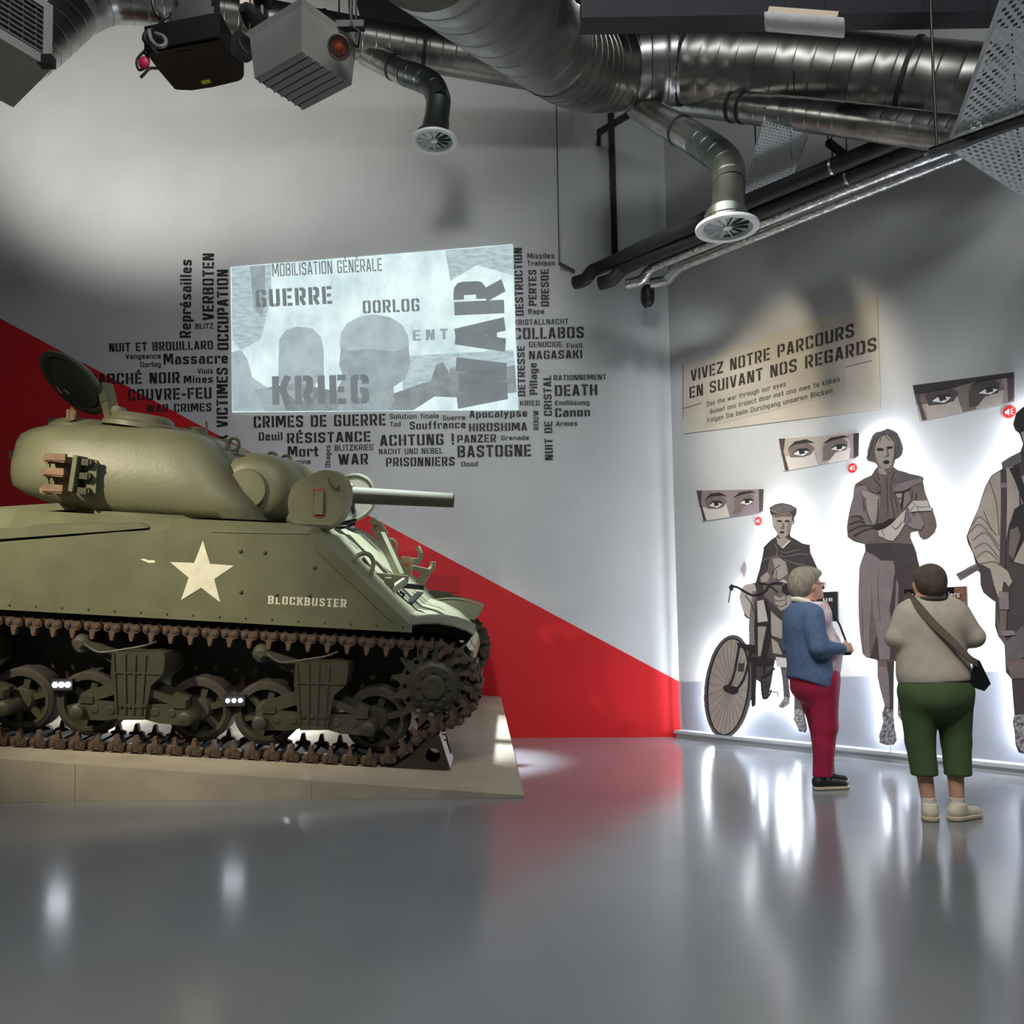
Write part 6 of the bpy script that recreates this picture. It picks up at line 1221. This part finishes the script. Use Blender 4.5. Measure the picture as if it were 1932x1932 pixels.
M_shoe1 = mat('black_canvas_shoe', (26, 26, 30), .6); M_sole = mat('cream_rubber_sole', (196, 184, 158), .6)
for s_ in (-1, 1):
    dx = .0 if s_ < 0 else .12; y = s_ * .10
    sh_ = person_part([('c', (-.095 + dx, y, .055), (.10 + dx, y + s_ * .012, .035), .042, .030, .03, (1, 1.0, 1)), ('c', (-.09 + dx, y, .06), (-.07 + dx, y, .105), .044, .044, .03), ('h', (0, 0, -1), -.012)], 'shoe', M_shoe1, w1, b1, R1, .006, .02)
    person_part([('c', (-.095 + dx, y, .020), (.105 + dx, y + s_ * .012, .020), .048, .038, .01), ('h', (0, 0, 1), .026), ('h', (0, 0, -1), -.002)], 'sole', M_sole, sh_, b1, R1, .006, .01)
    k = MB(); 
    for j in range(4): p = b1 + R1 @ V3((.0 + dx + .022 * j, y, .088 - .010 * j)); k.tube([p + V3((0, -.03, -.012)), p + V3((0, 0, .004)), p + V3((0, .03, -.012))], .004, 6)
    k.build('laces', M_black, sh_)
hair = [('e', (-.105, 0, 1.572), (.115, .098, .105)), ('e', (-.135, 0, 1.51), (.085, .09, .09)), ('e', (-.03, 0, 1.615), (.07, .075, .05), .03), ('e', (.045, 0, 1.49), (.10, .12, .115), -.02)]
person_part(hair, 'hair', mat('grey_blond_hair', (150, 142, 124), .75, var=.2, scale=20, bump=.5, bscale=50, stretch=(3, 3, 1)), w1, b1, R1, .007, .04)
col_ = MB(); col_.tube([b1 + R1 @ V3((-.10 + .085 * math.cos(a), .085 * math.sin(a), 1.395 + .02 * math.sin(-a * .0) - .03 * math.cos(a))) for a in [2 * math.pi * i / 20 for i in range(20)]], .022, 8, True); col_.build('collar', mat('cream_collar', (222, 214, 200), .8), w1)
g_ = MB()
for s_ in (-1, 1):
    c = b1 + R1 @ V3((.050, s_ * .032, 1.530)); g_.torus(c, R1 @ V3((1, s_ * .15, 0)), .020, .0025, 16, 6); g_.tube([b1 + R1 @ V3((.047, s_ * .052, 1.535)), b1 + R1 @ V3((-.07, s_ * .078, 1.540))], .0025, 6)
g_.tube([b1 + R1 @ V3((.054, -.013, 1.533)), b1 + R1 @ V3((.054, .013, 1.533))], .0025, 6); g_.build('glasses', mat('dark_glasses', (60, 44, 40), .3), w1)
for s_ in (-1, 1): k = MB(); k.ball(b1 + R1 @ V3((.030, s_ * .030, 1.530)), .0115, 12, 8); k.build('eye', T_WH, w1); k = MB(); k.ball(b1 + R1 @ V3((.0395, s_ * .030, 1.530)), .0048, 10, 6); k.build('iris', M_black, w1)
# her camera on a neck strap
cm = thing('camera', b1 + R1 @ V3((.21, 0, .97)), 'small dark camera hanging on a neck strap in the hands of the visitor in blue', 'camera')
k = MB(); k.box(b1 + R1 @ V3((.205, 0, 1.03)), (.05, .115, .075), R1); k.lathe(b1 + R1 @ V3((.23, 0, 1.03)), R1 @ V3((1, 0, -.1)), [(0, .032), (.03, .03), (.034, .022)], 20); k.build('body', M_black, cm)
k = MB()
for s_ in (-1, 1): k.tube(smooth_path([b1 + R1 @ V3(p) for p in ((-.175, s_ * .02, 1.425), (-.09, s_ * .098, 1.405), (.02, s_ * .095, 1.36), (.125, s_ * .07, 1.25), (.172, s_ * .058, 1.15), (.205, s_ * .058, 1.06))], 5), .008, 8)
k.build('neck_strap', mat('dark_strap', (44, 36, 40), .7), cm)
# ---- visitor with back turned, beige sweater, green cropped trousers
b2 = onfloor(1776, 1546); b2.z = 0; R2 = Matrix.Rotation(math.radians(-6), 3, 'Z')
w2 = thing('person', b2, 'person seen from behind in beige sweater and green cropped trousers', 'person')
pr = [('e', (.0, .02, 1.485), (.083, .100, .108)), ('e', (.0, .055, 1.435), (.062, .07, .082)), ('c', (0, .115, 1.48), (0, .135, 1.445), .010, .014, .012), ('e', (.088, .025, 1.46), (.012, .022, .034), .005), ('e', (-.088, .025, 1.46), (.012, .022, .034), .005), ('c', (-.014, .118, 1.405), (.014, .118, 1.405), .009, .009, .006), ('e', (.03, .118, 1.475), (.014, .01, .010), -.01), ('e', (-.03, .118, 1.475), (.014, .01, .010), -.01),
      ('c', (0, .0, 1.42), (0, -.01, 1.30), .060, .066, .03), ('e', (0, 0, 1.2), (.17, .12, .2), .05), ('e', (0, .02, 1.0), (.17, .14, .2), .05), ('e', (0, 0, .84), (.18, .15, .16), .05)]
for s_ in (-1, 1):
    pr += [('c', (s_ * .09, 0, .82), (s_ * .10, .02, .46), .09, .062, .03), ('c', (s_ * .10, .02, .46), (s_ * .085 + .012, -.01, .10), .058, .040, .02), ('c', (s_ * .085 + .012, -.02, .055), (s_ * .085 + .06, .12, .04), .036, .028, .02), ('c', (s_ * .155, 0, 1.275), (.012 + s_ * .230, .0, 1.13), .046, .038, .03), ('c', (.012 + s_ * .230, .0, 1.13), (s_ * .10, .24, 1.16), .037, .027, .02)]
pr = hand(pr, (.10, .24, 1.16), (-.5, .7, .35), (.5, .5, .3), (0, -.2, 1), 1, 1.0); pr = hand(pr, (-.10, .24, 1.16), (.5, .7, .35), (-.5, .5, .3), (0, -.2, 1), 1, 1.0)
person_part(pr, 'body', M_skin, w2, b2, R2, .007, .03)
sw = [('e', (0, -.005, 1.20), (.198, .14, .19)), ('c', (-.1, -.005, 1.325), (.1, -.005, 1.325), .055, .055, .06), ('e', (-.01, .01, 1.0), (.212, .16, .24)), ('e', (-.0, .0, .88), (.218, .17, .15)), ('h', (.05, 0, -1), -.855), ('h', (0, 0, 1), 1.385)]
for s_ in (-1, 1): sw += [('c', (s_ * .155, 0, 1.275), (.012 + s_ * .236, .0, 1.13), .076, .062, .05), ('c', (.012 + s_ * .236, .0, 1.13), (s_ * .12, .20, 1.15), .060, .046, .03)]
person_part(sw, 'sweater', mat('beige_knit_sweater', (190, 180, 164), .9, var=.06, scale=14, bump=.12, bscale=110), w2, b2, R2, .009, .05)
pt = [('e', (0, 0, .83), (.208, .165, .12)), ('e', (0, -.02, .76), (.205, .17, .14))]
for s_ in (-1, 1): pt += [('c', (s_ * .10, 0, .78), (s_ * .108 + .008, .015, .48), .125, .088, .03), ('c', (s_ * .108 + .008, .015, .48), (s_ * .10 + .01, -.005, .28), .086, .080, .02)]
pt += [('h', (0, 0, -1), -.272), ('h', (0, 0, 1), .90)]
person_part(pt, 'cropped_trousers', mat('green_cotton', (72, 96, 56), .85, var=.1, scale=9, bump=.1, bscale=16), w2, b2, R2, .009, .03)
M_shoe2 = mat('cream_trainer', (222, 212, 188), .65, var=.05, scale=10); M_sock = mat('white_sock', (226, 222, 210), .85)
for s_ in (-1, 1):
    o = V3((s_ * .085 + .012, -.02, 0)); dr = V3((.25, .97, 0)) if s_ < 0 else V3((.86, .5, 0))
    sk_ = MB(); c = b2 + R2 @ o; sk_.lathe(c + V3((0, .01, .075)), (0, 0, 1), [(0, .046), (.05, .043), (.06, .045), (.062, .038)], 20); sk_.build('sock', M_sock, w2)
    a = o + V3((0, 0, .052)) - dr * .03; e = o + V3((0, 0, .036)) + dr * .15
    t3 = person_part([('c', tuple(a), tuple(e), .046, .036, .03), ('c', tuple(o + V3((0, 0, .06))), tuple(o + V3((0, 0, .088))), .046, .048, .02), ('h', (0, 0, -1), -.014), ('h', (0, 0, 1), .105)], 'trainer', M_shoe2, w2, b2, R2, .006, .02)
    a.z = .02; e.z = .02; person_part([('c', tuple(a), tuple(e), .052, .043, .01), ('h', (0, 0, 1), .030), ('h', (0, 0, -1), -.002)], 'sole', mat('pale_sole', (204, 192, 164), .6), t3, b2, R2, .006, .01)
person_part([('e', (0, .0, 1.502), (.096, .108, .098)), ('e', (0, -.03, 1.45), (.082, .072, .085)), ('e', (0, .15, 1.44), (.12, .11, .115), -.02), ('e', (.0, .11, 1.53), (.07, .03, .03), .02)], 'hair', mat('short_brown_hair', (92, 78, 62), .75, var=.25, scale=18, bump=.5, bscale=50), w2, b2, R2, .007, .03)
bg = thing('shoulder_bag', b2 + R2 @ V3((.24, -.05, .80)), 'small black shoulder bag at the hip of the visitor in beige sweater', 'bag')
k = MB(); q = [(.165, -.10, .83), (.20, -.12, .985), (.235, -.10, .985), (.31, -.06, .84), (.27, -.06, .795)]; k.slab([[b2 + R2 @ V3(p) for p in q]], R2 @ V3((.05, .15, 0))); k.build('bag_body', mat('black_leather', (22, 24, 24), .4), bg)
k = MB(); sp_p = [(-.13, .10, 1.375), (-.135, -.0, 1.395), (-.12, -.105, 1.335), (-.05, -.158, 1.22), (.06, -.172, 1.10), (.155, -.155, 1.00), (.215, -.11, .97)]
S_ = smooth_path([b2 + R2 @ V3(p) for p in sp_p], 6)
for a, b in zip(S_, S_[1:]): k.bar(a, b, .045, .006, (a + b) / 2 - (b2 + V3((0, 0, (a.z + b.z) / 2))))
k.build('strap', mat('taupe_strap', (112, 98, 84), .8), bg)
k = MB(); k.tube([b2 + R2 @ V3((-.0 + .088 * math.cos(a), -.0 + .085 * math.sin(a), 1.372)) for a in [2 * math.pi * i / 20 for i in range(20)]], .016, 8, True); k.build('neckline', mat('dark_neckline', (70, 60, 54), .8), w2)
